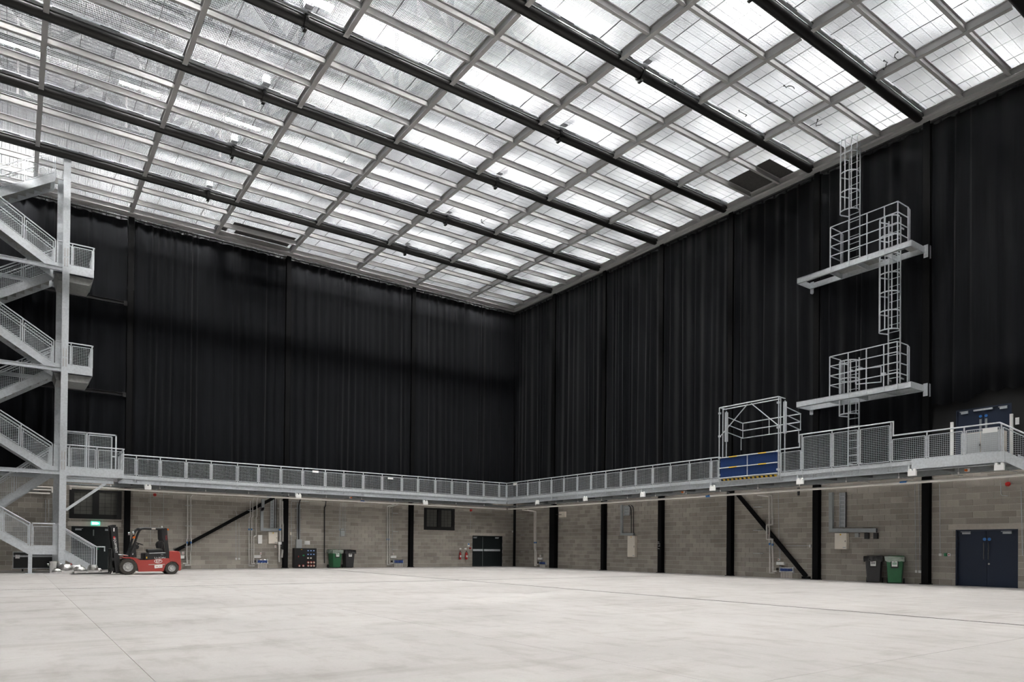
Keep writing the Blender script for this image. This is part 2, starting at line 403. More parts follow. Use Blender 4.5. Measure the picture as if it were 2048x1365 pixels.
# one bay of bar grating: thin bearing bars run along y, cross bars along x, dark end plates between planks
gr = MB(); W_, L_ = SX-.03, SY/3-.02; BD, BP = .038, .044
nb = int(W_/BP)
for k in range(nb):
    x = -.015-(k+.5)*W_/nb
    gr.box(x-.0028, x+.0028, -L_-.01, -.01, 0, BD)
nc = 15
for k in range(nc+1):
    y = -.012-k*(L_-.004)/nc
    hgt = .010 if k % 3 else .03
    gr.box(-W_-.015, -.015, y-.003, y+.003, BD-.012, BD)
    if k % 3 == 0: gr.box(-W_-.015, -.015, y-.0014, y+.0014, 0, .006)
gend = MB()
for k in range(5):
    x = -.012-k*(W_)/4.0
    gend.box(x-.0045, x+.0045, -L_-.01, -.01, -.004, BD)
grm = None
NX, NY = 8, 10
for i in range(NX):
    for k in range(NY):
        if i:
            if mbm is None: o = mb.build('main_beam', STEELG, ceil, local=True); mbm = o.data; o.location = (-i*SX, -k*SY, ZB+.15)
            else: inst('main_beam', mbm, ceil, (-i*SX, -k*SY, ZB+.15))
        for t in (1, 2):
            y = -(k+t/3)*SY
            if cbm is None: o = cb.build('cross_beam', STEELG, ceil, local=True); cbm = o.data; o.location = (-i*SX, y, ZG-.12)
            else: inst('cross_beam', cbm, ceil, (-i*SX, y, ZG-.12))
        for t in range(3):
            y = -(k+t/3)*SY
            if i == 7 and k == 0: continue      # opening where the stair tower comes up
            if grm is None:
                o = gr.build('grating_panel', GRATE, ceil, local=True); grm = o.data
                e = gend.build('end_plate', BLACKS, o, local=True); gem = e.data; o.location = (-i*SX, y, ZG+.004)
            else:
                o = inst('grating_panel', grm, ceil, (-i*SX, y, ZG+.004)); inst('end_plate', gem, o, (0, 0, 0))
for nm, p, q in (('edge_beam', (XW+.3, -.42, ZB+.12), (-.3, -.42, ZB+.12)), ('edge_beam', (-.42, YW+.3, ZB+.12), (-.42, -.3, ZB+.12))):
    g = MB(); g.isec(p, q, .20, .26, .02); g.build(nm, STEELG, ceil)
for p, q in (((XW+.3, -.30, ZB-.06), (-.3, -.30, ZB-.06)), ((-.30, YW+.3, ZB-.06), (-.30, -.3, ZB-.06))):
    MB().bar(p, q, .14, .10).build('edge_angle', STEELG, ceil)
for bx in ((-2.2, -.45, -21.6, -20.95), (-2.15, -.45, -20.85, -19.35), (-19.2, -16.0, -1.85, -1.45), (-19.9, -19.3, -1.3, -.5), (-18.9, -16.05, -1.38, -.5)):
    MB().box(*bx, ZG-.012, ZG+.002).build('board', BOARD, ceil)
ORD = ['nearest to', 'second from', 'third from', 'fourth from', 'fifth from', 'sixth from', 'seventh from', 'eighth from', 'ninth from']
pipe0 = None
for k in range(1, 10):
    y = -k*SY
    if pipe0 is None:
        pipe0 = thing('ceiling_pipe', '', 'pipe', (0, y, ZB+.09))
        MB().cyl((XW+.3, 0, 0), (-.45, 0, 0), .178, 20).build('pipe', PIPEB, pipe0, local=True)
        for x in (-10.78, -21.05):
            f = MB(); f.lathe([(.178, -.05), (.23, -.05), (.23, .05), (.178, .05)], (x, 0, 0), 20, 'x', False)
            for a in range(8): f.cyl((x-.07, .205*math.cos(a*.785), .205*math.sin(a*.785)), (x+.07, .205*math.cos(a*.785), .205*math.sin(a*.785)), .016, 6)
            f.box(x-.05, x+.05, -.09, .09, -.30, -.17)
            f.build('flange_coupling', BLACKS, pipe0, local=True)
            MB().box(x-.12, x+.12, -.46, -.24, .22, .50).build('winch_box', GALV, pipe0, local=True)
        for q in range(1, 8): MB().box(-q*SX-.09, -q*SX+.09, -.20, .20, .14, .17).build('hanger_bracket', STEELG, pipe0, local=True)
        tr = MB(); tr.box(XW+.3, -.5, -.24, -.14, .13, .15); tr.box(XW+.3, -.5, -.24, -.23, .13, .20)
        tr.build('cable_tray', GALV, pipe0, local=True)
        q = -1.0; spm = None
        while q > XW+1:
            if spm is None: o = MB().box(-.55, 0, -.25, -.238, .14, .165).build('tray_splice', BLACKS, pipe0, local=True); spm = o.data; o.location = (q, 0, 0)
            else: inst('tray_splice', spm, pipe0, (q, 0, 0))
            q -= 1.3
        p = pipe0
    else:
        p = copy_tree(pipe0); p.location = (0, y, ZB+.09)
    p['label'] = 'long black steel pipe under the ceiling grid, %s the left curtain wall' % ORD[k-1]
    p['group'] = 'black pipes under the ceiling grid'
# ------------------------------------------------------------------ LED lamps above the grating
led0 = None
for i in range(8):
    for k in range(10):
        x, y = -3.2-i*4.2, -2.1-k*4.46
        if x < XW+.6 or y < YW+.5: continue
        if led0 is None:
            led0 = thing('led_lamp', 'twin white LED panel lamp hanging above the ceiling grating', 'lamp', (x, y, 20.45), group='LED lamps above the ceiling grating')
            h = MB(); h.box(-.78, .78, -.19, .19, .02, .10); h.box(-.04, .04, -.04, .04, .10, 2.4); h.build('housing', WHITE, led0, local=True)
            for s in (-1, 1): MB().box(s*.41-.33, s*.41+.33, -.17, .17, -.01, .02).build('led_panel', LEDM, led0, local=True)
            c = led0
        else: c = copy_tree(led0); c.location = (x, y, 20.45)
        c['label'] = 'twin LED panel lamp above ceiling grating, row %s left wall, %s right wall' % ((ORD+['tenth from'])[k], ORD[i])
# ------------------------------------------------------------------ steel columns and braces
def column(loc, depth_axis, label):
    t = thing('steel_column', label, 'column', loc)
    g = MB(); b = .125
    if depth_axis == 'y':
        g.box(-b, b, -.27, -.25, 0, 17.55); g.box(-b, b, -.03, -.01, 0, 17.55); g.box(-.008, .008, -.25, -.03, 0, 17.55)
        bp = MB().box(-.17, .17, -.33, -.005, 0, .03)
    else:
        g.box(-.27, -.25, -b, b, 0, 17.55); g.box(-.03, -.01, -b, b, 0, 17.55); g.box(-.25, -.03, -.008, .008, 0, 17.55)
        bp = MB().box(-.33, -.005, -.17, .17, 0, .03)
    g.build('shaft', COLB, t, local=True); bp.build('base_plate', COLB, t, local=True)
    return t
for k, x in enumerate(LCOL): column((x, 0, 0), 'y', 'tall black steel column on the left wall, %s the room corner' % ORD[k])
for k, y in enumerate(RCOL):
    c = column((0, y, 0), 'x', 'tall black steel column on the right wall, %s the room corner' % ORD[k])
    if k == 0: MB().box(-.30, -.005, -.27, .25, 0, 4.0).build('boxing', COLB, c, local=True)
    if k == 2:      # chalk marks
        for (dy, z, ww) in ((.06, 1.62, .10), (.03, 1.53, .16), (.04, 1.40, .05), (-.02, 1.42, .06), (.05, 1.27, .12)):
            MB().bar((-.272, dy-ww/2, z), (-.272, dy+ww/2, z+.03), .004, .018).build('chalk_mark', WHITE, c, local=True)
t = thing('steel_column', 'narrow black steel column standing in the room corner', 'column', (0, 0, 0))
MB().box(-.07, -.004, -.27, -.06, 0, 17.5).build('shaft', COLB, t); MB().box(-.075, -.002, -.30, -.03, 0, .03).build('base_plate', COLB, t)
def brace(name, label, p, q):
    t = thing(name, label, 'brace', p)
    d = Vector(q)-Vector(p); g = MB(); g.bar((0, 0, 0), d, .12, .16); g.build('beam', COLB, t, local=True)
    g = MB(); g.box(-.16, .16, -.09, .09, -.10, .0) if abs(d.x) > abs(d.y) else g.box(-.09, .09, -.16, .16, -.10, .0)
    g.build('end_plate', COLB, t, local=True)
a = lw(350, 1103, .085); b = lw(548, 996, .085)
brace('diagonal_brace', 'black diagonal brace on left wall rising from behind the red forklift', (a[0], -.085, a[1]), (b[0], -.085, b[1]))
a = rw(1619, 1163, .14); b = rw(1476, 990, .14)
brace('diagonal_brace', 'black diagonal brace on right wall crossing behind heating pipes', (-.14, a[0]+.16, .12), (-.14, b[0], b[1]))
for z, nm in ((13.15, 'upper'), (8.64, 'lower')):
    t = thing('wall_rail', '%s black horizontal rail across the curtain behind the stair tower' % nm, 'rail', (-27.6, -.33, z))
    g = MB(); g.isec((-3.7, 0, 0), (3.75, 0, 0), .16, .16, .015); g.build('rail_beam', BLACKS, t, local=True)
    MB().box(3.6, 3.75, -.06, .10, -.12, .12).build('rail_bracket', BLACKS, t, local=True)
# ------------------------------------------------------------------ curtains
_t = MB().box(-.02, .02, -.03, .03, -.05, .07).build('tmp_tie', BLACKS); TIE = _t.data; bpy.data.objects.remove(_t)
def curtain(side, a, b, bots, label):
    w = abs(b-a); root = thing('curtain', label, 'curtain', ((a+b)/2, -.2, 17.2) if side == 'left' else (-.2, (a+b)/2, 17.2), group='black curtains around the walls')
    s = 1 if b > a else -1
    knots = []; u = 0; sg = 1
    while u < w+.6:
        knots.append((u, sg*random.uniform(.02, .085))); u += random.choice((.09, .12, .17, .22, .3, .42)); sg = -sg
    def prof(u):
        for i in range(len(knots)-1):
            if knots[i][0] <= u <= knots[i+1][0]:
                t = (u-knots[i][0])/(knots[i+1][0]-knots[i][0]); t = (1-math.cos(math.pi*t))/2
                return knots[i][1]*(1-t)+knots[i+1][1]*t
        return 0
    n = int(w/.045); rows = 9; g = MB(); vs = []; fs = []
    ph = random.uniform(0, 6)
    for j in range(rows+1):
        for i in range(n+1):
            u = w*i/n; f = u/w
            zb = bots(f); zt = 17.39-.04*abs(math.sin(u*math.pi/.62))
            z = zt+(zb-zt)*j/rows
            drift = .10*math.sin(ph+f*7)*j/rows
            d = .145+prof(min(max(u+drift, 0), w))*(0.75+.35*j/rows)+.015*math.sin(f*9+j*.5+ph)
            p = a+s*u
            vs.append((p, -d, z) if side == 'left' else (-d, p, z))
    for j in range(rows):
        for i in range(n): q = j*(n+1)+i; fs.append((q, q+1, q+n+2, q+n+1))
    g._add(vs, fs, True); o = g.build('drape', CURT, root)
    sd = o.modifiers.new('thickness', 'SOLIDIFY'); sd.thickness = .006
    g = MB()
    if side == 'left': g.cyl((a, -.2, 17.46), (b, -.2, 17.46), .035, 8)
    else: g.cyl((-.2, a, 17.46), (-.2, b, 17.46), .035, 8)
    g.build('curtain_bar', BLACKS, root)
    u = .31
    while u < w:
        p = a+s*u; off = wloc(root)
        inst('curtain_tie', TIE, root, tuple(Vector((p, -.2, 17.38) if side == 'left' else (-.2, p, 17.38))-off))
        u += .62
    return root
flat = lambda f: 4.42
e = [-.12]+LCOL+[XW+.05]
for k in range(4):
    curtain('left', e[k]-(.16 if k else 0), e[k+1]+.16, flat, ['black pleated curtain on left wall filling the bay at the corner', 'black pleated curtain on left wall, second bay from the corner',
            'black pleated curtain on left wall, bay beside the stair tower', 'black pleated curtain on left wall behind the stair tower'][k])
e = [-.30]+RCOL+[-31.5]
WORD = ['first', 'second', 'third', 'fourth', 'fifth', 'sixth', 'seventh']
for k in range(7):
    bt = flat
    if k == 6: bt = lambda f: (6.72+.05*math.sin(f*40) if f < .36 else 6.98+.06*math.sin(f*45)) - (.0 if f < .36 else .05*f)
    lb = 'black pleated curtain on right wall, %s bay from the corner' % WORD[k] if k < 6 else 'black curtain on right wall, gathered up above the upper blue doors'
    curtain('right', e[k]-(.16 if k else 0), e[k+1]+.16, bt, lb)
# ------------------------------------------------------------------ welded mesh infill panels
def scan(poly, t, axis):                     # convex polygon cut by a line: extent along the other axis
    hits = []
    for i in range(len(poly)):
        p, q = poly[i], poly[(i+1) % len(poly)]
        a, b = p[axis], q[axis]
        if (a-t)*(b-t) <= 0 and abs(a-b) > 1e-9:
            f = (t-a)/(b-a); hits.append(p[1-axis]+(q[1-axis]-p[1-axis])*f)
    return (min(hits), max(hits)) if len(hits) > 1 else None
def mesh_panel(poly, to3, pitch=.066, wire=.0046, frame=.028):
    g = MB(); n = len(poly)
    for i in range(n): g.bar(to3(*poly[i]), to3(*poly[(i+1) % n]), frame, frame)
    s0, s1 = min(p[0] for p in poly), max(p[0] for p in poly); z0, z1 = min(p[1] for p in poly), max(p[1] for p in poly)
    z = z0+pitch
    while z < z1-.01:
        e = scan(poly, z, 1)
        if e and e[1]-e[0] > .02: g.bar(to3(e[0], z), to3(e[1], z), wire, wire*1.7, caps=False)
        z += pitch
    s = s0+pitch
    while s < s1-.01:
        e = scan(poly, s, 0)
        if e and e[1]-e[0] > .02: g.bar(to3(s, e[0]), to3(s, e[1]), wire, wire, caps=False)
        s += pitch
    return g
# ------------------------------------------------------------------ gallery walkways
ZRAIL = 5.48
def walkway(side, label, a, b, posts, skip):
    if side == 'left':  Q = lambda s, d, z: (s, -d, z)
    else:               Q = lambda s, d, z: (-d, s, z)
    def qbox(g, s0, s1, d0, d1, z0, z1):
        p, q = Q(s0, d0, z0), Q(s1, d1, z1); return g.box(p[0], q[0], p[1], q[1], p[2], q[2])
    root = thing('gallery_walkway', label, 'walkway', Q((a+b)/2, 1.2, ZD))
    qbox(MB(), a, b, .30, 1.98, ZD-.04, ZD).build('deck', GALVD, root)
    g = MB(); qbox(g, a, b, 1.94, 1.955, ZD-.265, ZD-.06); qbox(g, a, b, 1.88, 2.035, ZD-.28, ZD-.265); qbox(g, a, b, 1.88, 2.03, ZD-.06, ZD-.045)
    g.build('fascia_channel', GALV, root)
    g = MB(); qbox(g, a, b, .33, .36, ZD-.28, ZD-.04); g.build('inner_channel', GALVD, root)
    g = MB(); qbox(g, a, b, 2.035, 2.045, ZD-.045, ZD+.115); g.build('kick_plate', GALV, root)
    # joists and their bolt groups
    n = int(abs(b-a)/1.5); jm = bm = None
    for k in range(n+1):
        s = a+(b-a)*(k+.5)/(n+1)
        if jm is None:
            o = qbox(MB(), -.035, .035, .36, 1.87, -.24, -.045).build('joist', GALVD, root, local=True); jm = o.data
            g = MB()
            for ds in (-.06, .06):
                for dz in (-.10, -.19): g.cyl(Q(ds, 1.955, dz), Q(ds, 1.975, dz), .018, 6)
            o2 = tag(g.build('bolt_group', STEELG, o, local=True), kind='stuff'); bm = o2.data
        else:
            o = inst('joist', jm, root, (0, 0, 0)); tag(inst('bolt_group', bm, o, (0, 0, 0)), kind='stuff')
        o.location = Vector(Q(s, 0, ZD))-wloc(root)
    # posts
    pm = None
    for s in posts:
        if pm is None:
            g = MB(); qbox(g, -.022, .022, 2.05, 2.062, -.20, 1.05); qbox(g, -.05, .05, 2.046, 2.062, -.20, -.06); g.cyl(Q(0, 2.056, 1.05), Q(0, 2.056, ZRAIL-ZD), .012, 6)
            qbox(g, -.06, .06, 2.046, 2.06, .84, .86); qbox(g, -.06, .06, 2.046, 2.06, .18, .20)
            o = g.build('rail_post', GALV, root, local=True); pm = o.data
        else: o = inst('rail_post', pm, root, (0, 0, 0))
        o.location = Vector(Q(s, 0, ZD))-wloc(root)
    for i in range(len(posts)-1):
        s0, s1 = sorted((posts[i], posts[i+1]))
        if any(abs((s0+s1)/2-k) < (s1-s0)/2 for k in skip): continue
        mesh_panel([(s0+.06, ZD+.15), (s1-.06, ZD+.15), (s1-.06, ZD+.94), (s0+.06, ZD+.94)], lambda s, z: Q(s, 2.055, z)).build('mesh_panel', GALV, root)
    return root, Q, qbox
LP = [272.7, 320.4, 372.2, 422.4, 474.9, 517.3, 562, 605.5, 650.7, 687.6, 726.6, 764.4, 804, 836, 870.9, 904, 935.9, 967.5, 998.4]
lp = [lw(x, 930+.04*(x-272), 2.05)[0] for x in LP]
lp = [-24.2]+lp+[-2.06]
wkl, Q, qb = walkway('left', 'galvanised steel gallery walkway with mesh railing along the left wall', -24.3, -2.0, lp, [])
MB().cyl((-24.25, -2.056, ZRAIL), (-2.03, -2.056, ZRAIL), .026, 8).build('handrail', GALV, wkl)
MB().box(-2.0, -.3, -2.0, -.3, ZD-.04, ZD).build('corner_deck', GALVD, wkl)
RP = [1034.3, 1056, 1079.3, 1103.2, 1128.2, 1155, 1182.5, 1211.8, 1242, 1271.8, 1305.8, 1341, 1379, 1422.3]
rp = [rw(x, 960-.11*(x-1034), 2.05)[0] for x in RP]
tall = [rw(x, 900, 2.05)[0] for x in (1604, 1664, 1718, 1782)]
low2 = [rw(x, 890, 2.05)[0] for x in (1854, 1928.5)]+[-30.2]
g0, g1 = -19.02, -22.02
allp = [-2.06]+rp+[g0+.06, g1-.06]+tall+low2
wkr, Q, qb = walkway('right', 'galvanised steel gallery walkway with mesh railing along the right wall', -2.0, -30.3, allp, [(g0+g1)/2]+[(tall[i]+tall[i+1])/2 for i in range(3)])
g = MB(); g.tube([(-2.056, -2.03, ZRAIL), (-2.056, g0+.05, ZRAIL)], .026, 8); g.build('handrail', GALV, wkr)
zt = 5.99
g = MB(); g.tube([(-2.056, g1-.1, ZRAIL), (-2.056, tall[0]+.10, ZRAIL), (-2.056, tall[0]+.10, zt), (-2.056, tall[3]-.08, zt), (-2.056, tall[3]-.08, ZRAIL), (-2.056, -30.15, ZRAIL), (-2.056, -37.0, 1.05)], .026, 8)
g.build('handrail', GALV, wkr)
for s in tall: MB().box(-2.064, -2.046, s-.022, s+.022, ZD+1.0, zt).build('post_extension', GALV, wkr)
for i in range(3):
    s0, s1 = tall[i+1], tall[i]
    mesh_panel([(s0+.06, ZD+.15), (s1-.06, ZD+.15), (s1-.06, zt-.12), (s0+.06, zt-.12)], lambda s, z: (-2.055, s, z)).build('mesh_panel', GALV, wkr)
qb(MB(), -27.4, -30.3, 2.064, 2.075, ZD-.22, ZD+.13).build('landing_fascia', GALV, wkr)
# stair going down from the right end of the gallery
flight = MB().prism([(-30.3, ZD+.12), (-30.3, ZD-.22), (-37.2, -.0), (-36.9, .22)], -2.062, -2.038, 'x').build('stair_flight', GALV, wkr)
MB().prism([(-30.3, ZD+.12), (-30.3, ZD-.22), (-37.2, -.0), (-36.9, .22)], -1.012, -.988, 'x').build('stringer', GALV, flight)
tm = None
for k in range(22):
    yy, zz = -30.45-k*.30, ZD-(k+1)*.193
    if zz < .05: break
    if tm is None: o = MB().box(-2.03, -1.02, -.13, .13, -.03, 0).build('tread', TREAD, flight, local=True); tm = o.data
    else: o = inst('tread', tm, flight, (0, 0, 0))
    o.location = Vector((0, yy, zz))-wloc(wkr)
for k in range(4):
    y0, y1 = -30.25-k*1.7, -31.85-k*1.7; sl = (ZRAIL-1.05)/(37.0-30.15)
    zz = lambda y: ZRAIL-1.08-(-30.15-y)*sl
    mesh_panel([(y1, zz(y1)+.22), (y0, zz(y0)+.22), (y0, zz(y0)+.98), (y1, zz(y1)+.98)], lambda s, z: (-2.055, s, z)).build('mesh_panel', GALV, wkr)
# small white notice plates on the railings
for (px, py, side, lb) in ((631, 944, 'l', 'white notice plate on left gallery railing above the black power cabinet'), (781, 957.5, 'l', 'white notice plate on left gallery railing above the wall brackets'), (1030, 969, 'r', 'white notice plate on right gallery railing next to the corner')):
    if side == 'l':
        x, z = lw(px, py, 2.09); t = thing('notice_plate', lb, 'sign', (x, -2.09, z)); MB().box(-.17, .17, -.004, .004, -.055, .055).build('plate', WHITE, t, local=True)
        MB().box(-.15, .15, .004, .02, -.01, .01).build('clip', GALV, t, local=True)
    else:
        y, z = rw(px, py, 2.09); t = thing('notice_plate', lb, 'sign', (-2.09, y, z)); MB().box(-.004, .004, -.2, .2, -.07, .07).build('plate', WHITE, t, local=True)
        MB().box(.004, .02, -.15, .15, -.01, .01).build('clip', GALV, t, local=True)
y, z = rw(1980, 861, 2.09); t = thing('notice_plate', 'long white notice plate on right gallery railing below the blue doors', 'sign', (-2.09, y, z))
MB().box(-.004, .004, -.22, .22, -.08, .08).build('plate', WHITE, t, local=True); MB().box(.004, .02, -.15, .15, -.01, .01).build('clip', GALV, t, local=True)
# ------------------------------------------------------------------ pallet gate in the right railing
gate = thing('pallet_gate', 'up and over pallet gate with tall tube frame and blue netting on right gallery', 'gate', (-2.0, (g0+g1)/2, ZD))
ZT = 7.72
def tb(name, pts, r=.024, mat=GALV): return MB().tube(pts, r, 8).build(name, mat, gate)
for s, nm in ((g0, 'l'), (g1, 'r')):
    k = 1 if s == g0 else -1
    tb('frame_post', [(-2.10, s+k*.02, ZD), (-2.10, s+k*.02, ZT)]); tb('frame_post', [(-1.90, s-k*.02, ZD), (-1.90, s-k*.02, ZT)]); tb('frame_post', [(-1.62, s, ZD), (-1.62, s, ZT-.1)])
    tb('frame_tie', [(-2.10, s+k*.02, ZT), (-1.62, s, ZT-.02)])
    g = MB()
    for z in (ZD+.25, ZD+1.03, ZT-.25, ZT-1.3): MB().box(-2.14, -2.06, s-.05, s+.05, z-.04, z+.04).build('slide_roller', GALV, gate)
    MB().box(-1.68, -1.56, s-.05, s+.05, ZT-1.5, ZT-.15).build('slide_carriage', GALV, gate)
tb('top_rail', [(-2.10, g0, ZT), (-2.10, g1, ZT)], .028); tb('top_rail', [(-1.9, g0, ZT-.06), (-1.9, g1, ZT-.06)], .024)
mid = (g0+g1)/2
tb('knee_brace', [(-2.0, g0, ZT-1.25), (-2.0, mid+.1, ZT-.05)], .022); tb('knee_brace', [(-2.0, g1, ZT-1.25), (-2.0, mid-.1, ZT-.05)], .022)
# raised rear leaf: three rails turning back toward the wall
for z in (ZT-.55, ZT-.90, ZT-1.25): tb('leaf_rail', [(-1.62, g0, z+.2), (-.55, g0-.1, z), (-.55, g1-.05, z), (-1.62, g1, z+.2)], .019)
for s in (g0-.1, mid, g1-.05): tb('leaf_post', [(-.55, s, ZT-1.25), (-.55, s, ZT-.55)], .019)
for s in (g0-.05, g1): tb('drop_bolt', [(-.6, s, ZT-1.8), (-.6, s, ZT-1.25)], .017)
# lowered front leaf with netting
for z in (ZD+1.02, ZD+.55, ZD+.10):
    tb('leaf_rail', [(-2.12, g0-.02, z), (-2.12, g1+.02, z)], .024)
    for s in (g0-.75, g1+.75):
        if z > ZD+.3: tb('yellow_sleeve', [(-2.12, s-.2, z), (-2.12, s+.2, z)], .026, YELLOW)
tb('leaf_post', [(-2.12, mid, ZD+.08), (-2.12, mid, ZD+1.02)], .02)
net = MB(); nn = 45
for k in range(nn+1):
    s = g0-.05+(g1-g0+.1)*k/nn; net.bar((-2.09, s, ZD+.12), (-2.09, s, ZD+1.0), .012, .012, caps=False)
for k in range(15): net.bar((-2.085, g0-.05, ZD+.13+k*.062), (-2.085, g1+.05, ZD+.13+k*.062), .012, .012, caps=False)
tag(net.build('netting', BLUEN, gate), kind='stuff')
MB().box(-2.08, -2.07, g0-.04, g1+.04, ZD+.10, ZD+1.01).build('blue_sheet', BLUEN, gate)
ns = 26
for k in range(ns):
    s = g0-.08+(g1-g0+.16)*(k+.5)/ns; hw = (g0-g1-.16)/ns/2
    MB().prism([(s-hw-.02, ZD-.03), (s+hw-.02, ZD-.03), (s+hw+.02, ZD+.05), (s-hw+.02, ZD+.05)], -2.075, -2.062, 'x').build('hazard_stripe', YELLOW if k % 2 else BLACKP, gate)
# ------------------------------------------------------------------ caged ladders and wall platforms
def ladder(name, label, y0, y1, z0, z1, cage, xw=-.42):
    t = thing(name, label, 'ladder', (xw, (y0+y1)/2, z0))
    for y in (y0, y1): MB().box(xw-.03, xw+.03, y-.016, y+.016, z0, z1).build('stile', GALV, t)
    z = z0+.15; rm = None
    while z < z1-.05:
        if rm is None: o = MB().cyl((xw, y0, 0), (xw, y1, 0), .013, 6).build('rung', GALV, t, local=True); rm = o.data; rm.transform(Matrix.Translation((-xw, -(y0+y1)/2, 0)))
        else: o = inst('rung', rm, t, (0, 0, 0))
        o.location = (0, 0, z-z0); z += .30
    c0, c1 = cage; yc = (y0+y1)/2; rr = .36; cx_ = xw-.38
    def arc(a): return (cx_-rr*math.sin(a), yc+rr*math.cos(a))
    nh = max(2, int(round((c1-c0)/.75))+1)
    for k in range(nh):
        z = c0+(c1-c0)*k/(nh-1)
        pts = [(xw, y1 if y1 > y0 else y0, z)]
        ys_, ye = max(y0, y1), min(y0, y1)
        pts = [(xw, ys_, z)]+[(*arc(a*math.pi/12), z) for a in range(0, 13)]+[(xw, ye, z)]
        g = MB()
        for i in range(len(pts)-1): g.bar(pts[i], pts[i+1], .008, .05)
        g.build('cage_hoop', GALV, t)
    for a in (.25, .9, math.pi/2, math.pi-.9, math.pi-.25):
        q = arc(a); MB().bar((q[0], q[1], c0-.02), (q[0], q[1], c1+.02), .04, .008).build('cage_strap', GALV, t)
    for z in (z0+.4, z1-.4):
        for y in (y0, y1): MB().box(xw, -.02, y-.012, y+.012, z-.03, z+.03).build('wall_bracket', GALV, t)
    return t
ladder('caged_ladder', 'galvanised caged ladder rising from upper wall platform to the ceiling grid', -24.13, -24.58, 12.80, 18.05, (15.0, 18.1))
ladder('caged_ladder', 'galvanised caged ladder joining the lower and upper wall platforms', -25.74, -26.19, 7.55, 14.2, (9.75, 14.1))
ladder('caged_ladder', 'galvanised caged ladder rising from right gallery to the lower wall platform', -24.14, -24.58, ZD, 9.1, (6.75, 8.9))
def platform(label, z, lhole, ztop, swing=False):
    t = thing('wall_platform', label, 'platform', (-.8, -24.7, z))
    ya, yb = -22.36, -27.0
    g = MB(); g.box(-1.32, -1.30, ya, yb, z-.24, z); g.box(-1.32, -1.24, ya, yb, z-.24, z-.225); g.box(-1.32, -1.24, ya, yb, z-.015, z); g.build('front_channel', GALV, t)
    g = MB(); g.box(-.30, -.28, ya, yb, z-.24, z); g.box(-.36, -.28, ya, yb, z-.24, z-.225); g.build('rear_channel', GALV, t)
    for y in (ya, yb): MB().box(-1.30, -.30, y-.01, y+.01, z-.24, z).build('end_channel', GALV, t)
    for y in (ya-.05, yb-.05): MB().box(-.28, -.005, y-.08, y+.08, z-.42, z+.06).build('wall_plate', GALV, t)
    for y in (-23.8, -24.9, -26.0): MB().box(-1.24, -.36, y-.02, y+.02, z-.24, z-.05).build('joist', GALV, t)
    # deck in pieces around the ladder opening
    if lhole: 
        MB().box(-1.28, -.30, -25.45, -23.75, z-.035, z-.015).build('deck_plate', TREAD, t); MB().box(-1.28, -1.18, yb, -25.45, z-.035, z-.015).build('deck_plate', TREAD, t)
        if swing is False: MB().box(-1.28, -.30, yb, -26.5, z-.035, z-.015).build('deck_plate', TREAD, t)
    else:
        MB().box(-1.28, -.30, -26.98, -24.95, z-.035, z-.015).build('deck_plate', TREAD, t); MB().box(-1.28, -.30, -23.95, -23.75, z-.035, z-.015).build('deck_plate', TREAD, t)
    y0, y1 = -23.85, -26.52
    H = ztop-z
    for y in (y0, -24.62, -25.35, -26.02, y1): MB().box(-1.34, -1.32, y-.02, y+.02, z-.2, ztop).build('rail_post', GALV, t)
    for y in (y0, y1):
        MB().box(-.55, -.51, y-.02, y+.02, z, ztop).build('rail_post', GALV, t)
    for k in range(4):
        zz = ztop-k*H/4.0*.98
        MB().bar((-1.33, y0, zz), (-1.33, y1, zz), .02, .035).build('rail', GALV, t)
        for y in (y0, y1): MB().bar((-1.33, y, zz), (-.53, y, zz), .02, .035).build('side_rail', GALV, t)
    MB().tube([(-.53, y0, ztop), (-.40, y0, ztop-.05), (-.40, y0, z)], .015, 6).build('return_rail', GALV, t)
    MB().tube([(-.53, y1, ztop), (-.40, y1, ztop-.05), (-.40, y1, z)], .015, 6).build('return_rail', GALV, t)
    if swing:
        sg = MB(); sg.tube([(-1.0, -24.75, z+.35), (-.6, -25.55, z+.35), (-.6, -25.55, z+.95), (-1.0, -24.75, z+.95), (-1.0, -24.75, z+.35)], .02, 6); sg.box(-.64, -.5, -25.7, -25.55, z+.6, z+.7)
        sg.build('swing_gate', GALV, t)
    return t
platform('upper galvanised wall platform with railing high on the right wall', 12.80, True, 14.42)
platform('lower galvanised wall platform with railing and swing gate on the right wall', 7.54, False, 9.13, True)
# ------------------------------------------------------------------ stair tower against the left wall
YF, YB = -4.35, -2.15
tw = thing('stair_tower', 'tall galvanised steel stair tower with zigzag flights at the left', 'stairs', (-28.0, -3.2, 0))
def hcol(name, x, y, z0, z1, b=.125):
    g = MB(); g.box(x-b, x+b, y-b, y-b+.02, z0, z1); g.box(x-b, x+b, y+b-.02, y+b, z0, z1); g.box(x-.008, x+.008, y-b+.021, y+b-.021, z0, z1); g.box(x-b-.06, x+b+.06, y-b-.06, y+b+.06, z0, z0+.03)
    return g.build(name, GALV, tw)
hcol('tower_post', -26.63, YF-.02, 0, 17.63); hcol('tower_post', -26.75, YB+.1, 0, 17.63, .12)
hcol('tower_post', -31.3, YF-.02, 0, 17.2); hcol('tower_post', -31.3, YB+.1, 0, 17.5)
for z in (4.35, 8.72, 12.98):
    g = MB()
    for dz in (-.30, .12):
        for dx in (-.05, .05): g.box(-26.63+dx-.022, -26.63+dx+.022, YF-.165, YF-.145, z+.50+dz-.17, z+.50+dz+.17)
    g.build('splice_plate', STEELG, tw)
SL_ = .667
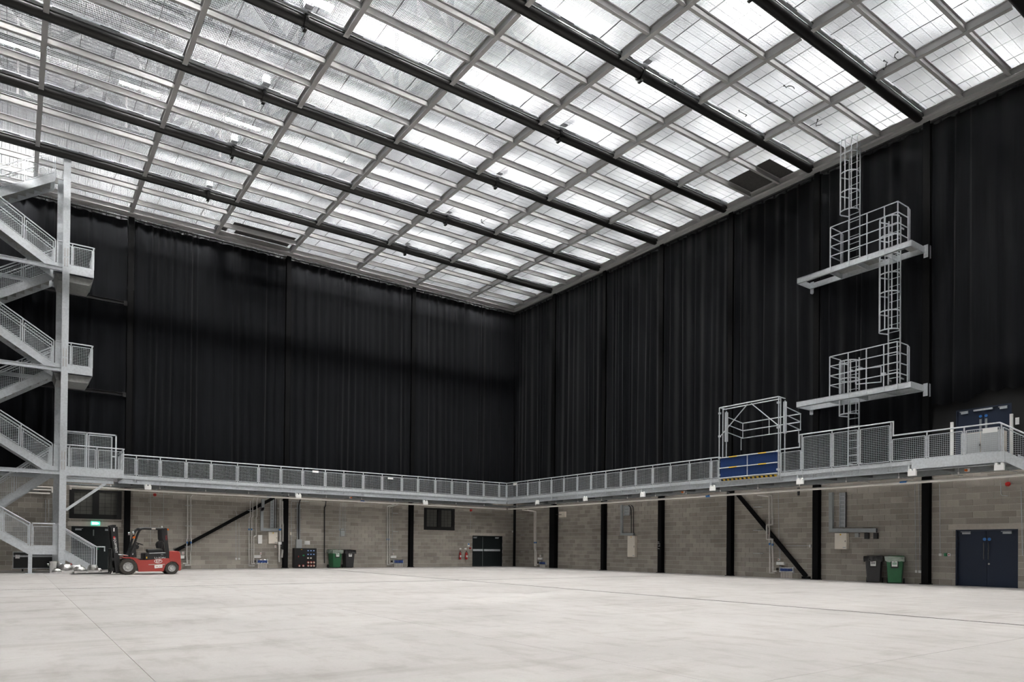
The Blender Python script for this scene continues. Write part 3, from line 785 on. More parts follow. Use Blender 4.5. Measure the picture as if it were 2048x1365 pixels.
def rail_run(parent, pts, y, base):         # handrail + posts + mesh panels along a polyline of (x, deck z)
    MB().tube([(x, y, z+1.08) for x, z in pts], .026, 8).build('handrail', GALV, parent)
    for i in range(len(pts)-1):
        (x0, z0), (x1, z1) = pts[i], pts[i+1]; L = abs(x1-x0)
        n = max(1, int(round(L/1.15)))
        for k in range(n+1):
            f = k/n; x, z = x0+(x1-x0)*f, z0+(z1-z0)*f
            if k == n and i < len(pts)-2: continue
            MB().box(x-.022, x+.022, y-.008, y+.008, z-.18, z+1.07).build('rail_post', GALV, parent)
        for k in range(n):
            fa, fb = (k+.06)/n, (k+.94)/n
            xa, za, xb, zb = x0+(x1-x0)*fa, z0+(z1-z0)*fa, x0+(x1-x0)*fb, z0+(z1-z0)*fb
            if abs(xb-xa) < .15: continue
            mesh_panel([(xa, za+.16), (xb, zb+.16), (xb, zb+.96), (xa, za+.96)], lambda s, z: (s, y-.002, z)).build('mesh_panel', GALV, parent)
def flight_(x0, z0, x1, z1, ya, yb, rails):
    pl = [(x0, z0-.24), (x1, z1-.24), (x1, z1+.13), (x0, z0+.13)]
    f = MB().prism(pl, ya-.012, ya+.012, 'y').build('flight', GALV, tw); MB().prism(pl, yb-.012, yb+.012, 'y').build('stringer', GALV, f)
    n = int(round(abs(z1-z0)/.195)); tmesh = rmesh = None; dirn = 1 if (x1-x0)*(z1-z0) > 0 else -1
    for k in range(1, n):
        x, z = x0+(x1-x0)*k/n, z0+(z1-z0)*k/n
        if tmesh is None:
            o = MB().box(-.15, .15, min(ya, yb)+.015, max(ya, yb)-.015, -.04, 0).build('tread', TREAD, f, local=True); tmesh = o.data
            r_ = MB().box(dirn*.13-.008, dirn*.13+.008, min(ya, yb)+.015, max(ya, yb)-.015, -.0, .19).build('riser', TREAD, o, local=True); rmesh = r_.data
        else:
            o = inst('tread', tmesh, f, (0, 0, 0)); inst('riser', rmesh, o, (0, 0, 0))
        o.location = Vector((x, 0, z))-wloc(tw)
    for y in rails: rail_run(f, [(x0, z0), (x1, z1)], y, 0)
    return f
def landing(x0, x1, ya, yb, z, name='landing'):
    g = MB(); g.box(x0, x1, ya, yb, z-.04, z); g.box(x0, x1, ya-.034, ya-.022, z-.22, z+.14); g.box(x0, x1, yb, yb+.012, z-.22, z+.06)
    g.box(x1-.012, x1, ya, yb, z-.22, z+.14)
    return g.build(name, GALV, tw)
YM = (YF+YB)/2
XR, XH = -27.02, -30.27
for zl in (4.38, 8.74, 13.0, 17.3):
    zh = zl+2.16; zq = zl-2.16
    xr = -25.6
    if zl < 5: xr = -24.35
    if zl < 17: ld = landing(-27.05, xr, YF+.05, YB-.05, zl)
    if zl < 17:
        if zl > 5:   # tapered soffit box under the landing
            g = MB(); g.prism([(-27.0, zl-.22), (xr, zl-.22), (xr-.15, zl-.52), (-26.9, zl-.52)], YF+.25, YB-.3, 'y'); g.build('soffit_box', TREAD, tw)
        rail_run(ld, [(XR+.07, zl), (-26.4, zl), (xr-.03, zl)], YF+.03, 0)
        # end rail across the landing
        MB().tube([(xr, YF+.03, zl+1.08), (xr, YB, zl+1.08)], .026, 8).build('handrail', GALV, ld)
        mesh_panel([(YF+.1, zl+.16), (YB-.1, zl+.16), (YB-.1, zl+.96), (YF+.1, zl+.96)], lambda s, z: (xr-.002, s, z)).build('mesh_panel', GALV, ld)
        flight_(XH, zh, XR, zl, YF+.04, YM-.06, [YF+.03, YM-.05])
    if zl > 5:
        flight_(XH, zq, XR, zl, YM+.06, YB-.04, [YM+.05, YB-.05])
    if zl < 17:
        landing(-31.3, XH, YF+.05, YB-.05, zh, 'half_landing')
    # long tie beam in front
    if zl < 17:
        g = MB(); g.isec((-31.3, YF-.10, zl-.13), (-26.76, YF-.10, zl-.13), .09, .17, .014); g.build('tie_beam', GALV, tw)
        g = MB(); g.isec((-31.3, YB+.1, zl-.13), (-26.87, YB+.1, zl-.13), .09, .17, .014); g.build('tie_beam', GALV, tw)
# bottom: back flight down from the first landing, half landing, front flight, low landing, last flight
flight_(-29.6, 2.2, XR, 4.38, YM+.06, YB-.04, [YM+.05, YB-.05])
landing(-31.0, -29.6, YF+.05, YB-.05, 2.2, 'half_landing')
flight_(-29.6, 2.2, -27.75, 1.0, YF+.04, YM-.06, [YF+.03, YM-.05])
ld = landing(-27.78, -26.75, YF+.04, YM-.06, 1.0, 'low_landing')
rail_run(ld, [(-27.68, 1.0), (-26.88, 1.0)], YF+.03, 0)
flight_(-26.8, 1.0, -25.35, .04, YF+.04, YM-.06, [YF+.03, YM-.05])
MB().tube([(-25.35, YF+.03, 1.12), (-25.05, YF+.03, 1.12), (-25.05, YF+.03, .93)], .024, 8).build('handrail_end', GALV, tw)
g = MB(); g.box(-27.80, -27.66, YF-.05, YF+.09, 0, .78); g.box(-27.90, -27.56, YF-.12, YF+.16, 0, .02); g.build('leg', GALV, tw)
# cantilever under the first landing
g = MB(); g.isec((-26.5, YF, 3.98), (-24.75, YF, 3.98), .14, .19, .014); g.build('cantilever_beam', GALV, tw)
MB().bar((-26.5, YF, 2.68), (-25.05, YF, 3.90), .09, .11).build('strut', GALV, tw)
# mesh gate leading onto the walkway
ga = thing('mesh_gate', 'tall galvanised mesh gate between stair landing and left gallery walkway', 'gate', (-25.4, -2.2, ZD))
for x in (-26.5, -25.62, -24.45): MB().box(x-.03, x+.03, -2.25, -2.19, ZD, 6.36).build('gate_post', GALV, ga)
MB().box(-26.53, -24.42, -2.25, -2.19, 6.30, 6.36).build('gate_header', GALV, ga)
mesh_panel([(-26.44, ZD+.1), (-25.68, ZD+.1), (-25.68, 6.26), (-26.44, 6.26)], lambda s, z: (s, -2.22, z)).build('mesh_panel', GALV, ga)
lf = mesh_panel([(-25.54, ZD+.1), (-24.62, ZD+.1), (-24.62, 6.24), (-25.54, 6.24)], lambda s, z: (s, -2.22, z), frame=.045).build('gate_leaf', GALV, ga)
MB().box(-24.60, -24.48, -2.26, -2.18, 5.3, 5.36).build('latch', GALV, lf)
# ------------------------------------------------------------------ doors and windows
def QL(s, d, z): return (s, -d, z)
def QR(s, d, z): return (-d, s, z)
def qbox(Q, g, s0, s1, d0, d1, z0, z1):
    p, q = Q(s0, d0, z0), Q(s1, d1, z1); return g.box(p[0], q[0], p[1], q[1], p[2], q[2])
def QB(Q, name, mat, parent, s0, s1, d0, d1, z0, z1, bev=0): return qbox(Q, MB(), s0, s1, d0, d1, z0, z1).build(name, mat, parent, bev=bev)
def door(name, Q, rect, mat, split, rec=.10):
    a, b, z0, z1 = rect
    root = thing(name, None, None, Q((a+b)/2, 0, z0), kind='structure')
    g = MB(); qbox(Q, g, a, a+.05, -rec-.08, -.01, z0, z1); qbox(Q, g, b-.05, b, -rec-.08, -.01, z0, z1); qbox(Q, g, a+.05, b-.05, -rec-.08, -.01, z1-.05, z1); qbox(Q, g, a, b, -.30, -rec-.09, z0, z1)
    g.build('door_frame', mat, root)
    m = a+(b-a)*split
    l1 = QB(Q, 'door_leaf', mat, root, a+.055, m-.006, -rec-.05, -rec, z0+.012, z1-.055); l2 = QB(Q, 'door_leaf', mat, root, m+.006, b-.055, -rec-.05, -rec, z0+.012, z1-.055)
    return root, l1, l2, m
def closer(Q, leaf, s, z, d=-.10, w=.26, mat=None):
    QB(Q, 'door_closer', mat or GALV, leaf, s-w/2, s+w/2, d, d+.06, z-.11, z-.05); QB(Q, 'closer_arm', mat or GALV, leaf, s-w/2, s+w*.75, d, d+.03, z-.035, z-.012)
def lintel(parent, Q, a, b, z0, z1): QB(Q, 'lintel', LINTEL, parent, a, b, -.1, .006, z0, z1)
# left dark door (under the stairs)
d, l1, l2, m = door('door_1', QL, D1, GREEND, .5)
lintel(d, QL, -26.2, -23.95, 2.105, 2.33)
closer(QL, l1, -25.75, 2.02); closer(QL, l2, -24.5, 2.02)
QB(QL, 'door_notice', GREENS, l2, -25.0, -24.88, -.10, -.09, .98, 1.05); QB(QL, 'push_plate', GALVD, l1, -25.14, -25.09, -.10, -.08, 1.65, 1.95)
# corner door
d, l1, l2, m = door('door_2', QL, D2, GREEND, .36)
lintel(d, QL, -3.6, -.7, 2.065, 2.25)
closer(QL, l1, -3.12, 2.0); closer(QL, l2, -1.35, 2.0)
QB(QL, 'push_bar', GALV, l1, -3.30, m-.02, -.10, -.02, 1.03, 1.16); QB(QL, 'push_bar', GALV, l2, m+.10, -1.10, -.10, -.02, 1.03, 1.16)
QB(QL, 'meeting_strip', GALVD, l2, m-.012, m+.012, -.10, -.085, .01, 1.98)
# right blue door
d, l1, l2, m = door('door_3', QR, D3, BLUED, .5)
lintel(d, QR, -30.15, -27.75, 2.055, 2.24)
for s, lf in ((m-.075, l1), (m+.075, l2)):
    MB().lathe([(.055, .012), (.055, 0), (0, 0)], QR(s, -.10+.012, 1.70), 16, 'x').build('blue_disc', BLUES, lf)
    g = MB(); g.cyl(QR(s, -.03, .98), QR(s, -.03, 1.58), .016, 8); g.cyl(QR(s, -.10, 1.02), QR(s, -.03, 1.02), .012, 6); g.cyl(QR(s, -.10, 1.54), QR(s, -.03, 1.54), .012, 6); g.build('pull_handle', CHROME, lf)
MB().cyl(QR(m-.07, -.10, .82), QR(m-.07, -.08, .82), .035, 12).build('lock', CHROME, l1)
closer(QR, l1, -29.62, 2.0); closer(QR, l2, -28.33, 2.0)
for z in (.25, 1.5, 1.68): QB(QR, 'hinge', CHROME, l2, -28.075, -28.05, -.10, -.085, z, z+.10)
# upper blue door on the gallery
d, l1, l2, m = door('door_4', QR, D4, BLUED, .5, rec=.04)
for s, lf in ((m-.09, l1), (m+.09, l2)):
    MB().lathe([(.05, .012), (.05, 0), (0, 0)], QR(s, -.04+.012, 6.13), 16, 'x').build('blue_disc', BLUES, lf)
    QB(QR, 'push_plate', GALVD, lf, s-.035, s+.035, -.04, -.03, 5.30, 6.03)
closer(QR, l1, -29.52, 6.40, -.04, .22); closer(QR, l2, -28.28, 6.40, -.04, .22); QB(QR, 'head_stop', GALV, d, m-.3, m+.3, -.04, .02, 6.33, 6.39)
def window(name, rect, panes):
    a, b, z0, z1 = rect
    root = thing(name, None, None, QL((a+b)/2, 0, z0), kind='structure')
    mid = .06*(b-a); fr = .09*(b-a)
    g = MB(); qbox(QL, g, a, a+fr, -.12, .02, z0, z1); qbox(QL, g, b-fr, b, -.12, .02, z0, z1); qbox(QL, g, a+fr, b-fr, -.12, .02, z1-.10, z1); qbox(QL, g, a+fr, b-fr, -.12, .02, z0, z0+.22)
    c = (a+b)/2; qbox(QL, g, c-mid, c+mid, -.12, .02, z0+.22, z1-.10); qbox(QL, g, a, b, -.30, -.14, z0, z1); g.build('window_frame', BLACKS, root)
    for p0, p1 in ((a+fr, c-mid), (c+mid, b-fr)):
        p = QB(QL, 'pane', GLASSD, root, p0, p1, -.10, -.08, z0+.22, z1-.10)
        for k in (1, 2): QB(QL, 'glazing_bar', WIRED, p, p0+(p1-p0)*k/3-.006, p0+(p1-p0)*k/3+.006, -.08, -.07, z0+.22, z1-.10)
        for k in range(1, 6): zz = z0+.22+(z1-.10-z0-.22)*k/6; QB(QL, 'glazing_bar', WIRED, p, p0, p1, -.08, -.072, zz-.005, zz+.005)
    QB(QL, 'sill', LINTEL, root, a-.02, b+.02, -.1, .012, z0-.05, z0-.003)
window('window_1', W1, 2); window('window_2', W2, 2)
x, z = lw(191, 1047.5, .05)
t = thing('exit_sign', 'lit green and white exit sign above the dark door behind the stairs', 'sign', (x, -.05, z))
MB().box(-.19, .19, -.03, .03, -.095, .095).build('sign_box', EXITM, t, local=True)
for s in (-.10, .02): MB().box(s-.05, s+.05, -.034, -.03, -.06, .06).build('pictogram', EXITW, t, local=True)
g = MB(); g.prism([(.09, -.05), (.16, 0), (.09, .05)], -.034, -.03, 'y'); g.build('pictogram_arrow', EXITW, t, local=True)
# ------------------------------------------------------------------ emergency twin lamps below the gallery
EM = [('l', 296, 976), ('l', 597, 993.5), ('l', 851, 1006.5), ('r', 1074.5, 1006), ('r', 1170.5, 999), ('r', 1285.5, 990.5), ('r', 1425, 978), ('r', 1600, 964.5), ('r', 1824.5, 947), ('r', 1999, 935.5)]
EML = ['under left gallery, nearest the stair tower', 'under left gallery, above the black power cabinet', 'under left gallery, above the corner window', 'under right gallery, nearest the room corner',
       'under right gallery, second from the room corner', 'under right gallery, third from the room corner', 'under right gallery, left of the blue netting gate', 'under right gallery, right of the blue netting gate',
       'under right gallery, above the wheelie bins', 'under right gallery, above the blue double door']
em0 = None
for (sd, px, py), lb in zip(EM, EML):
    if em0 is None:
        em0 = thing('emergency_lamp', '', 'lamp', (0, 0, 0))
        MB().box(-.145, .145, -.05, .05, -.10, .085).build('lamp_box', WHITE, em0, local=True, bev=.012)
        for s in (-.08, .08):
            g = MB(); g.cyl((s, -.045, .115), (s, .03, .115), .042, 12, .05); g.box(s-.015, s+.015, -.01, .01, .08, .10); g.build('lamp_head', WHITE, em0, local=True)
        MB().box(-.17, -.11, .04, .055, .02, .30).build('hanger', GALV, em0, local=True)
        c = em0
    else: c = copy_tree(em0)
    if sd == 'l': x, z = lw(px, py, 2.12); c.location = (x, -2.12, z)
    else: y, z = rw(px, py, 2.12); c.location = (-2.12, y, z); c.rotation_euler = (0, 0, R(-90))
    c['label'] = 'white twin-headed emergency lamp '+lb; c['group'] = 'emergency lamps under the gallery'
# ------------------------------------------------------------------ services under the gallery
t = thing('service_pipe', 'long white insulated pipe under the gallery along the left wall', 'pipe', (-14, -1.6, 3.86))
MB().tube([(-26.2, -1.6, 3.74), (-26.2, -1.6, 3.88), (-2.2, -1.6, 3.83), (-1.75, -1.6, 3.83)], .052, 10).build('pipe', WHITEP, t)
for x in (-17.2, -11.9): MB().cyl((x-.12, -1.6, 3.862), (x+.12, -1.6, 3.862), .056, 10).build('blue_band', BLUES, t)
hm = None
for k in range(11):
    x = -24.6+k*2.1
    if hm is None:
        g = MB(); g.cyl((0, 0, -.05), (0, 0, .28), .006, 6); g.cyl((0, 0, -.03), (0, 0, .03), .03, 8); o = g.build('pipe_hanger', WHITE, t, local=True); hm = o.data
    else: o = inst('pipe_hanger', hm, t, (0, 0, 0))
    o.location = Vector((x, -1.75, 4.0))-wloc(t)
t = thing('service_pipe', 'long white insulated pipe under the gallery along the right wall', 'pipe', (-1.6, -16, 3.78))
MB().tube([(-1.7, -1.75, 3.83), (-1.6, -2.4, 3.82), (-1.6, -31.0, 3.75)], .052, 10).build('pipe', WHITEP, t)
for y in (-18.0, -26.9): MB().cyl((-1.6, y-.12, 3.78), (-1.6, y+.12, 3.775), .056, 10).build('blue_band', BLUES, t)
for k in range(14):
    o = inst('pipe_hanger', hm, t, (0, 0, 0)); o.location = Vector((-1.75, -2.8-k*2.0, 3.96))-wloc(t)
for sd in 'lr':
    Q = QL if sd == 'l' else QR; a, b = (-26.6, -1.0) if sd == 'l' else (-1.0, -31.0)
    t = thing('cable_tray', 'grey perforated cable tray slung beneath the %s gallery' % ('left' if sd == 'l' else 'right'), 'cable tray', Q((a+b)/2, 1.35, 4.0))
    g = MB(); qbox(Q, g, a, b, 1.2, 1.5, 3.98, 3.99); qbox(Q, g, a, b, 1.5, 1.51, 3.98, 4.05); qbox(Q, g, a, b, 1.19, 1.2, 3.98, 4.05); g.build('tray', GALVD, t)
    QB(Q, 'tray', GALVD, t, a, b, .75, 1.0, 4.03, 4.07)
    n = int(abs(b-a)/1.6)
    for k in range(n): s = a+(b-a)*(k+.5)/n; QB(Q, 'tray_hanger', GALV, t, s-.02, s+.02, .70, 1.55, 3.955, 3.975)
    for s, lb in (((-24.9, 'left end') , (-12.7, 'middle')) if sd == 'l' else ((-16.7, 'middle'), (-29.1, 'right end'))):
        c = thing('beacon', 'small amber beacon under the %s gallery, %s' % (('left', 'above the bins' if s > -20 else 'close to the stair tower') if sd == 'l' else ('right', 'left of the blue netting gate' if s > -20 else 'above the blue double door')), 'beacon', Q(s, 1.9, 4.03))
        QB(Q, 'beacon_base', WHITE, c, s-.09, s+.05, 1.84, 1.90, 3.97, 4.08); g = MB(); g.cyl(Q(s-.0, 1.90, 4.02), Q(s-.0, 1.97, 4.02), .05, 10, .035); g.build('amber_dome', ORANGE, c)
# ------------------------------------------------------------------ wall services
def wallpt(sd, px, py, d): 
    if sd == 'l': x, z = lw(px, py, d); return (x, -d, z)
    y, z = rw(px, py, d); return (-d, y, z)
def wp(sd, s, d, z): return QL(s, d, z) if sd == 'l' else QR(s, d, z)
def su(sd, px, py, d=.05): return (lw if sd == 'l' else rw)(px, py, d)
def tubes(name, label, cat, sd, paths, mat=PIPEL, r=.03, d=.09, bands=(), brackets=True):
    s0, z0 = su(sd, *paths[0][-1], d)
    t = thing(name, label, cat, wp(sd, s0, d, z0))
    for p in paths:
        pts = [wallpt(sd, x, y, d) for x, y in p]
        MB().tube(pts, r, 8).build('pipe', mat, t)
    for (px, py) in bands:
        q = Vector(wallpt(sd, px, py, d)); MB().cyl(q-Vector((0, 0, .05)), q+Vector((0, 0, .05)), r*1.25, 8).build('pipe_band', BLUES, t)
    if brackets:
        p = paths[0]; 
        for f in (.15, .45, .75):
            px = p[0][0]; py = p[0][1]+(p[-1][1]-p[0][1])*f; s, z = su(sd, px, py, d)
            QB(QL if sd == 'l' else QR, 'pipe_bracket', GALV, t, s-.12, s+.25, .01, d-.02, z-.012, z+.012)
    return t
def wallbox(name, label, cat, sd, px0, py0, px1, py1, mat, depth=.12, extra=None):
    Q = QL if sd == 'l' else QR
    s0, z1 = su(sd, px0, py0, depth); s1, z0 = su(sd, px1, py1, depth)
    if s0 > s1: s0, s1 = s1, s0
    t = thing(name, label, cat, Q((s0+s1)/2, .0, z0))
    b = QB(Q, 'body', mat, t, s0, s1, .004, depth-.015, z0, z1, bev=.006)
    QB(Q, 'cover', mat, t, s0+.012, s1-.012, depth-.015, depth, z0+.012, z1-.012)
    if extra == 'board':
        QB(Q, 'latch', BLACKP, t, (s1-.07 if sd == 'l' else s0+.05), (s1-.05 if sd == 'l' else s0+.07), depth, depth+.012, z0+.45*(z1-z0), z0+.53*(z1-z0))
        c = (s0+s1)/2; QB(Q, 'warning_label', YELLOW, t, c-.03, c+.03, depth, depth+.003, z1-.10, z1-.04); QB(Q, 'rating_label', GREYBOX, t, (s1-.16 if sd == 'l' else s0+.04), (s1-.04 if sd == 'l' else s0+.16), depth, depth+.003, z0+.05, z0+.09)
    if extra == 'switch': 
        c = (s0+s1)/2; QB(Q, 'rocker', RED, t, c-.02, c+.02, depth, depth+.01, (z0+z1)/2-.02, (z0+z1)/2+.02)
    return t
def manifold(label, sd, px0, px1, pytop, pymid, n, d=.10):
    Q = QL if sd == 'l' else QR
    s0, zt = su(sd, px0, pytop, d); s1, zm = su(sd, px1, pymid, d)
    a, b = min(s0, s1), max(s0, s1)
    t = thing('heating_manifold', label, 'manifold', Q((a+b)/2, 0, 0))
    for z in (zt, zm): MB().cyl(Q(a-.06, d, z), Q(b+.06, d, z), .022, 8).build('header_pipe', CHROME, t)
    for k in range(n):
        s = a+(b-a)*(k+.5)/n
        MB().cyl(Q(s, d+.02, zt-.03), Q(s, d+.02, zm+.03), (b-a)/n*.40, 8).build('actuator', BLUEM, t)
        MB().cyl(Q(s, d, .004), Q(s, d, zm), (b-a)/n*.26, 6).build('tail_pipe', WHITEP, t)
    for s in (a-.03, b+.03): QB(Q, 'bracket', GALV, t, s-.012, s+.012, .004, d+.02, zm-.05, zt+.05)
    sp = (a-.16 if sd == 'l' else b+.16); MB().lathe([(0, -.06), (.06, -.05), (.06, .05), (0, .06)], Q(sp, d, (zt+zm)/2+.02), 10, 'z').build('circulator_pump', BLACKS, t)
    return t
# left wall, from the stairs to the corner
tubes('pipe_drop', 'pair of grey heating pipes dropping down the left wall behind the forklift', 'pipe', 'l', [[(375, 991), (375, 1076), (373.5, 1080), (373.5, 1112), (374.5, 1128), (366, 1128)], [(386, 991), (381.5, 996), (381.5, 1076), (382.5, 1080), (382.5, 1100), (381, 1104), (381, 1131.5), (370, 1131.5)]], d=.2, bands=[(374, 1086), (382, 1086)])
wallbox('control_box', 'small white control box on left wall just right of the forklift', 'box', 'l', 361.5, 1111.5, 369, 1118, WHITE)
wallbox('isolator_switch', 'red isolator switch on left wall above the box by the forklift', 'switch', 'l', 364.5, 1104.5, 368.5, 1109.5, WHITE, .06, 'switch')
tubes('conduit', 'thin grey conduit on left wall beneath the middle of the black brace', 'conduit', 'l', [[(471, 1022), (474, 1030), (474, 1034), (471.7, 1040), (471.7, 1118)], [(478, 1046), (478, 1118)]], GALV, .011, .03, brackets=False)
for px, lb in ((472.5, 'left'), (478.5, 'right')): wallbox('socket_outlet', '%s of two small white sockets low on left wall under the brace' % lb, 'socket', 'l', px-2, 1116.5, px+2, 1120.5, WHITE, .05)
tubes('pipe_drop', 'three grey heating pipes beside the white control box, left of the cream board', 'pipe', 'l', [[(500.5, 1002), (500.5, 1034), (498, 1036), (498, 1132.5), (509, 1132.5)], [(508, 996), (505.5, 1002), (505.5, 1034), (503.3, 1036), (503.3, 1128.5), (510, 1128.5)], [(515.5, 996), (513.7, 1003), (513.7, 1034), (512, 1036), (512, 1072), (507.5, 1074.5), (507.5, 1128)]], r=.026, d=.2, bands=[(498, 1059.5), (503.3, 1059.5)])
wallbox('control_box', 'tall white control box beside heating pipes, left of the cream board', 'box', 'l', 516.5, 1070.5, 524.5, 1088, WHITE, .14)
wallbox('control_box', 'flat white control box above the manifold left of the cabinet', 'box', 'l', 508.5, 1111, 522, 1117, WHITE, .10)
wallbox('isolator_switch', 'red isolator switch above the flat control box left of the cabinet', 'switch', 'l', 520.2, 1105.5, 523.4, 1110, WHITE, .06, 'switch')
wallbox('isolator_switch', 'red isolator switch below the cream distribution board on left wall', 'switch', 'l', 549.3, 1091.5, 552.7, 1096, WHITE, .06, 'switch')
manifold('blue and steel heating manifold on left wall, left of the black cabinet', 'l', 515.5, 534, 1120.5, 1127, 8)
wallbox('distribution_board', 'cream metal distribution board on left wall beside the second column', 'board', 'l', 537.2, 1064, 555.3, 1088.2, CREAM, .16, 'board')
def trunking(label, sd, pts, w=.09, d=.14, off=0.0):
    s0, z0 = su(sd, *pts[-1], d); Q = QL if sd == 'l' else QR
    t = thing('trunking', label, 'trunking', Q(s0, 0, z0))
    P_ = [Vector(wallpt(sd, x, y, d/2+off)) for x, y in pts]
    for i in range(len(P_)-1):
        dv = (P_[i+1]-P_[i]).normalized(); MB().bar(P_[i]-dv*(w/2 if i else 0), P_[i+1]+dv*(w/2 if i < len(P_)-2 else 0), d-.01 if abs(dv.z) > .7 else d-.014, w, up=(0, 0, 1) if abs(dv.z) < .7 else ((1, 0, 0) if sd == 'l' else (0, 1, 0))).build('trunking_length', TRUNK, t)
    return t
trunking('grey steel trunking with elbow above the cream board on left wall', 'l', [(526, 999), (525.5, 1018), (523.7, 1020), (523.7, 1060), (556, 1060.5)], .15, .13, .16)
def cable_ladder(label, sd, px0, px1, pts, d=.10, cables=3, side=1):
    Q = QL if sd == 'l' else QR
    pyt, pyb = pts; a, zt = su(sd, px0, pyt, d); b, _ = su(sd, px1, pyt, d); _, zb = su(sd, px0, pyb, d)
    t = thing('cable_ladder', label, 'cable ladder', Q((a+b)/2, 0, zb))
    lo, hi = min(a, b), max(a, b)
    QB(Q, 'ladder_back', TRUNK, t, lo, hi, .03, .05, zb, zt)
    for s in (lo, hi): QB(Q, 'ladder_side', GALV, t, s-.012, s+.012, .03, d, zb, zt)
    z = zb+.1
    while z < zt: QB(Q, 'ladder_rung', GALV, t, lo+.013, hi-.013, .052, .075, z-.012, z+.012); z += .17
    for k in range(cables):
        s = hi+.05+k*.055 if sd == 'l' else lo-.05-k*.055
        MB().cyl(Q(s, .06, zb), Q(s, .06, zt), .017, 6).build('cable', BLACKP if k % 2 == 0 else GALV, t)
    return t
cable_ladder('short grey cable ladder with black cables above the cream board on left wall', 'l', 542, 548, (998, 1057))
tubes('pipe_drop', 'two thick grey pipes with valves beside the second column on left wall', 'pipe', 'l', [[(560.5, 999), (560.5, 1085), (558.5, 1090), (558.5, 1125)], [(565, 1003), (565, 1048), (566.5, 1050), (566.5, 1084)], [(565.5, 1100), (564.5, 1108), (563.5, 1116)]], r=.055, d=.16, bands=[(560, 1060)])
t = wallbox('flow_meter', 'dark grey meter on thick pipes beside the second column on left wall', 'meter', 'l', 564, 1084, 568.6, 1099, BLACKP, .22)
t = wallbox('valve_actuator', 'white valve actuator on thick pipes beside the second column', 'actuator', 'l', 557, 1084.5, 563.5, 1090, WHITE, .22)
t = wallbox('junction_box', 'small cream junction box to the right of the second column', 'box', 'l', 579.5, 1065, 583, 1071, CREAM, .06)
tubes('conduit', 'thin conduit just right of the second column on left wall', 'conduit', 'l', [[(618, 1004), (584, 1003), (583, 1006), (583, 1096)]], GALV, .011, .03, brackets=False)
tubes('conduit', 'two grey conduits dropping into the grey box above the power cabinet', 'conduit', 'l', [[(594.7, 1006), (594.7, 1079)], [(599.5, 1001), (599.5, 1079)]], TRUNK, .03, .06)
tubes('cable', 'thick black cable curving down to the grey box above the power cabinet', 'cable', 'l', [[(604, 996), (600, 1002), (597.6, 1012), (597.2, 1030), (597.2, 1080)]], BLACKP, .03, .10, brackets=False)
wallbox('switch_box', 'grey steel switch box on left wall above the black power cabinet', 'box', 'l', 593, 1079.5, 604, 1097, GREYBOX, .16)
wallbox('wall_notice', 'white paper notice on left wall beside the grey switch box', 'sign', 'l', 609, 1082.3, 620, 1090.2, WHITE, .02)
# black power cabinet
s0, _ = lw(589.3, 1100, .45); s1, zt = lw(633.6, 1097.3, .45)
t = thing('power_cabinet', 'black power distribution cabinet with rows of sockets on left wall', 'cabinet', ((s0+s1)/2, -.25, 0)); W_ = s1-s0; zt = 1.13
MB().box(s0, s1, -.45, -.05, .05, zt).build('cabinet_body', BLACKP, t, bev=.012); MB().box(s0+.04, s1-.04, -.42, -.08, 0, .05).build('plinth', BLACKS, t)
MB().box(s0+.02, s0+W_*.50, -.458, -.45, .10, zt-.05).build('cabinet_door', BLACKS, t); MB().box(s0+W_*.53, s1-.02, -.458, -.45, .10, zt-.05).build('socket_panel', BLACKS, t)
for r in range(3):
    for c in range(3):
        if r == 2 and c == 2: continue
        x = s0+W_*(.60+.13*c); z = zt-.14-r*.21
        MB().box(x-.045, x+.045, -.475, -.458, z-.035, z+.035).build('breaker_window', BLUES if r < 2 else CREAM, t); MB().box(x-.02, x+.02, -.485, -.475, z-.012, z+.02).build('breaker_lever', WHITE, t)
for x_, z in [(.60, .34), (.73, .34), (.86, .34), (.60, .15), (.73, .15), (.86, .15), (.20, .15), (.38, .15)]:
    g = MB(); q = (s0+W_*x_, -.46, z); g.cyl(q, (q[0], -.53, z-.02), .06, 12); o = g.build('power_socket', RED, t)
    MB().cyl((q[0], -.53, z-.02), (q[0], -.545, z-.024), .048, 12).build('socket_cap', CREAM, o)
MB().box(s0+W_*.36, s0+W_*.44, -.464, -.458, .68, .76).build('green_label', GREENS, t); MB().box(s0+W_*.28, s0+W_*.34, -.464, -.458, zt-.09, zt-.07).build('yellow_label', YELLOW, t); MB().box(s0+W_*.16, s0+W_*.19, -.464, -.458, .62, .70).build('red_label', RED, t)
tubes('pipe_drop', 'slim black pipe running down the left wall left of the bins', 'pipe', 'l', [[(652, 1003), (651, 1013), (649.3, 1016), (648.8, 1127)]], BLACKS, .03, .07, brackets=False)
wallbox('control_cabinet', 'small grey control panel high on left wall above the black bin', 'box', 'l', 681.3, 1062, 689.5, 1073.5, GREYBOX, .10)
wallbox('junction_box', 'tiny grey junction box on top of the panel above the black bin', 'box', 'l', 681, 1058, 688, 1061.2, GREYBOX, .08)
tubes('conduit', 'four thin conduits above the small control panel over the bins', 'conduit', 'l', [[(681.5, 1006), (681.5, 1060)], [(685, 1006), (685, 1060)], [(687.7, 1006), (687.7, 1060)], [(690.8, 1006), (690.8, 1073)]], GALV, .009, .03, brackets=False)
tubes('conduit', 'long thin conduit dropping behind the green bin on left wall', 'conduit', 'l', [[(678.5, 1016), (678.5, 1098)]], GALV, .009, .03, brackets=False)
tubes('pipe_drop', 'pair of grey heating pipes on left wall left of the first column', 'pipe', 'l', [[(789, 1009), (774.5, 1014), (774.5, 1130.5), (783, 1130.5)], [(795, 1010), (778.7, 1015), (778.7, 1127.5), (786, 1127.5)]], r=.03, bands=[(774.5, 1079.5), (778.7, 1079.5)])
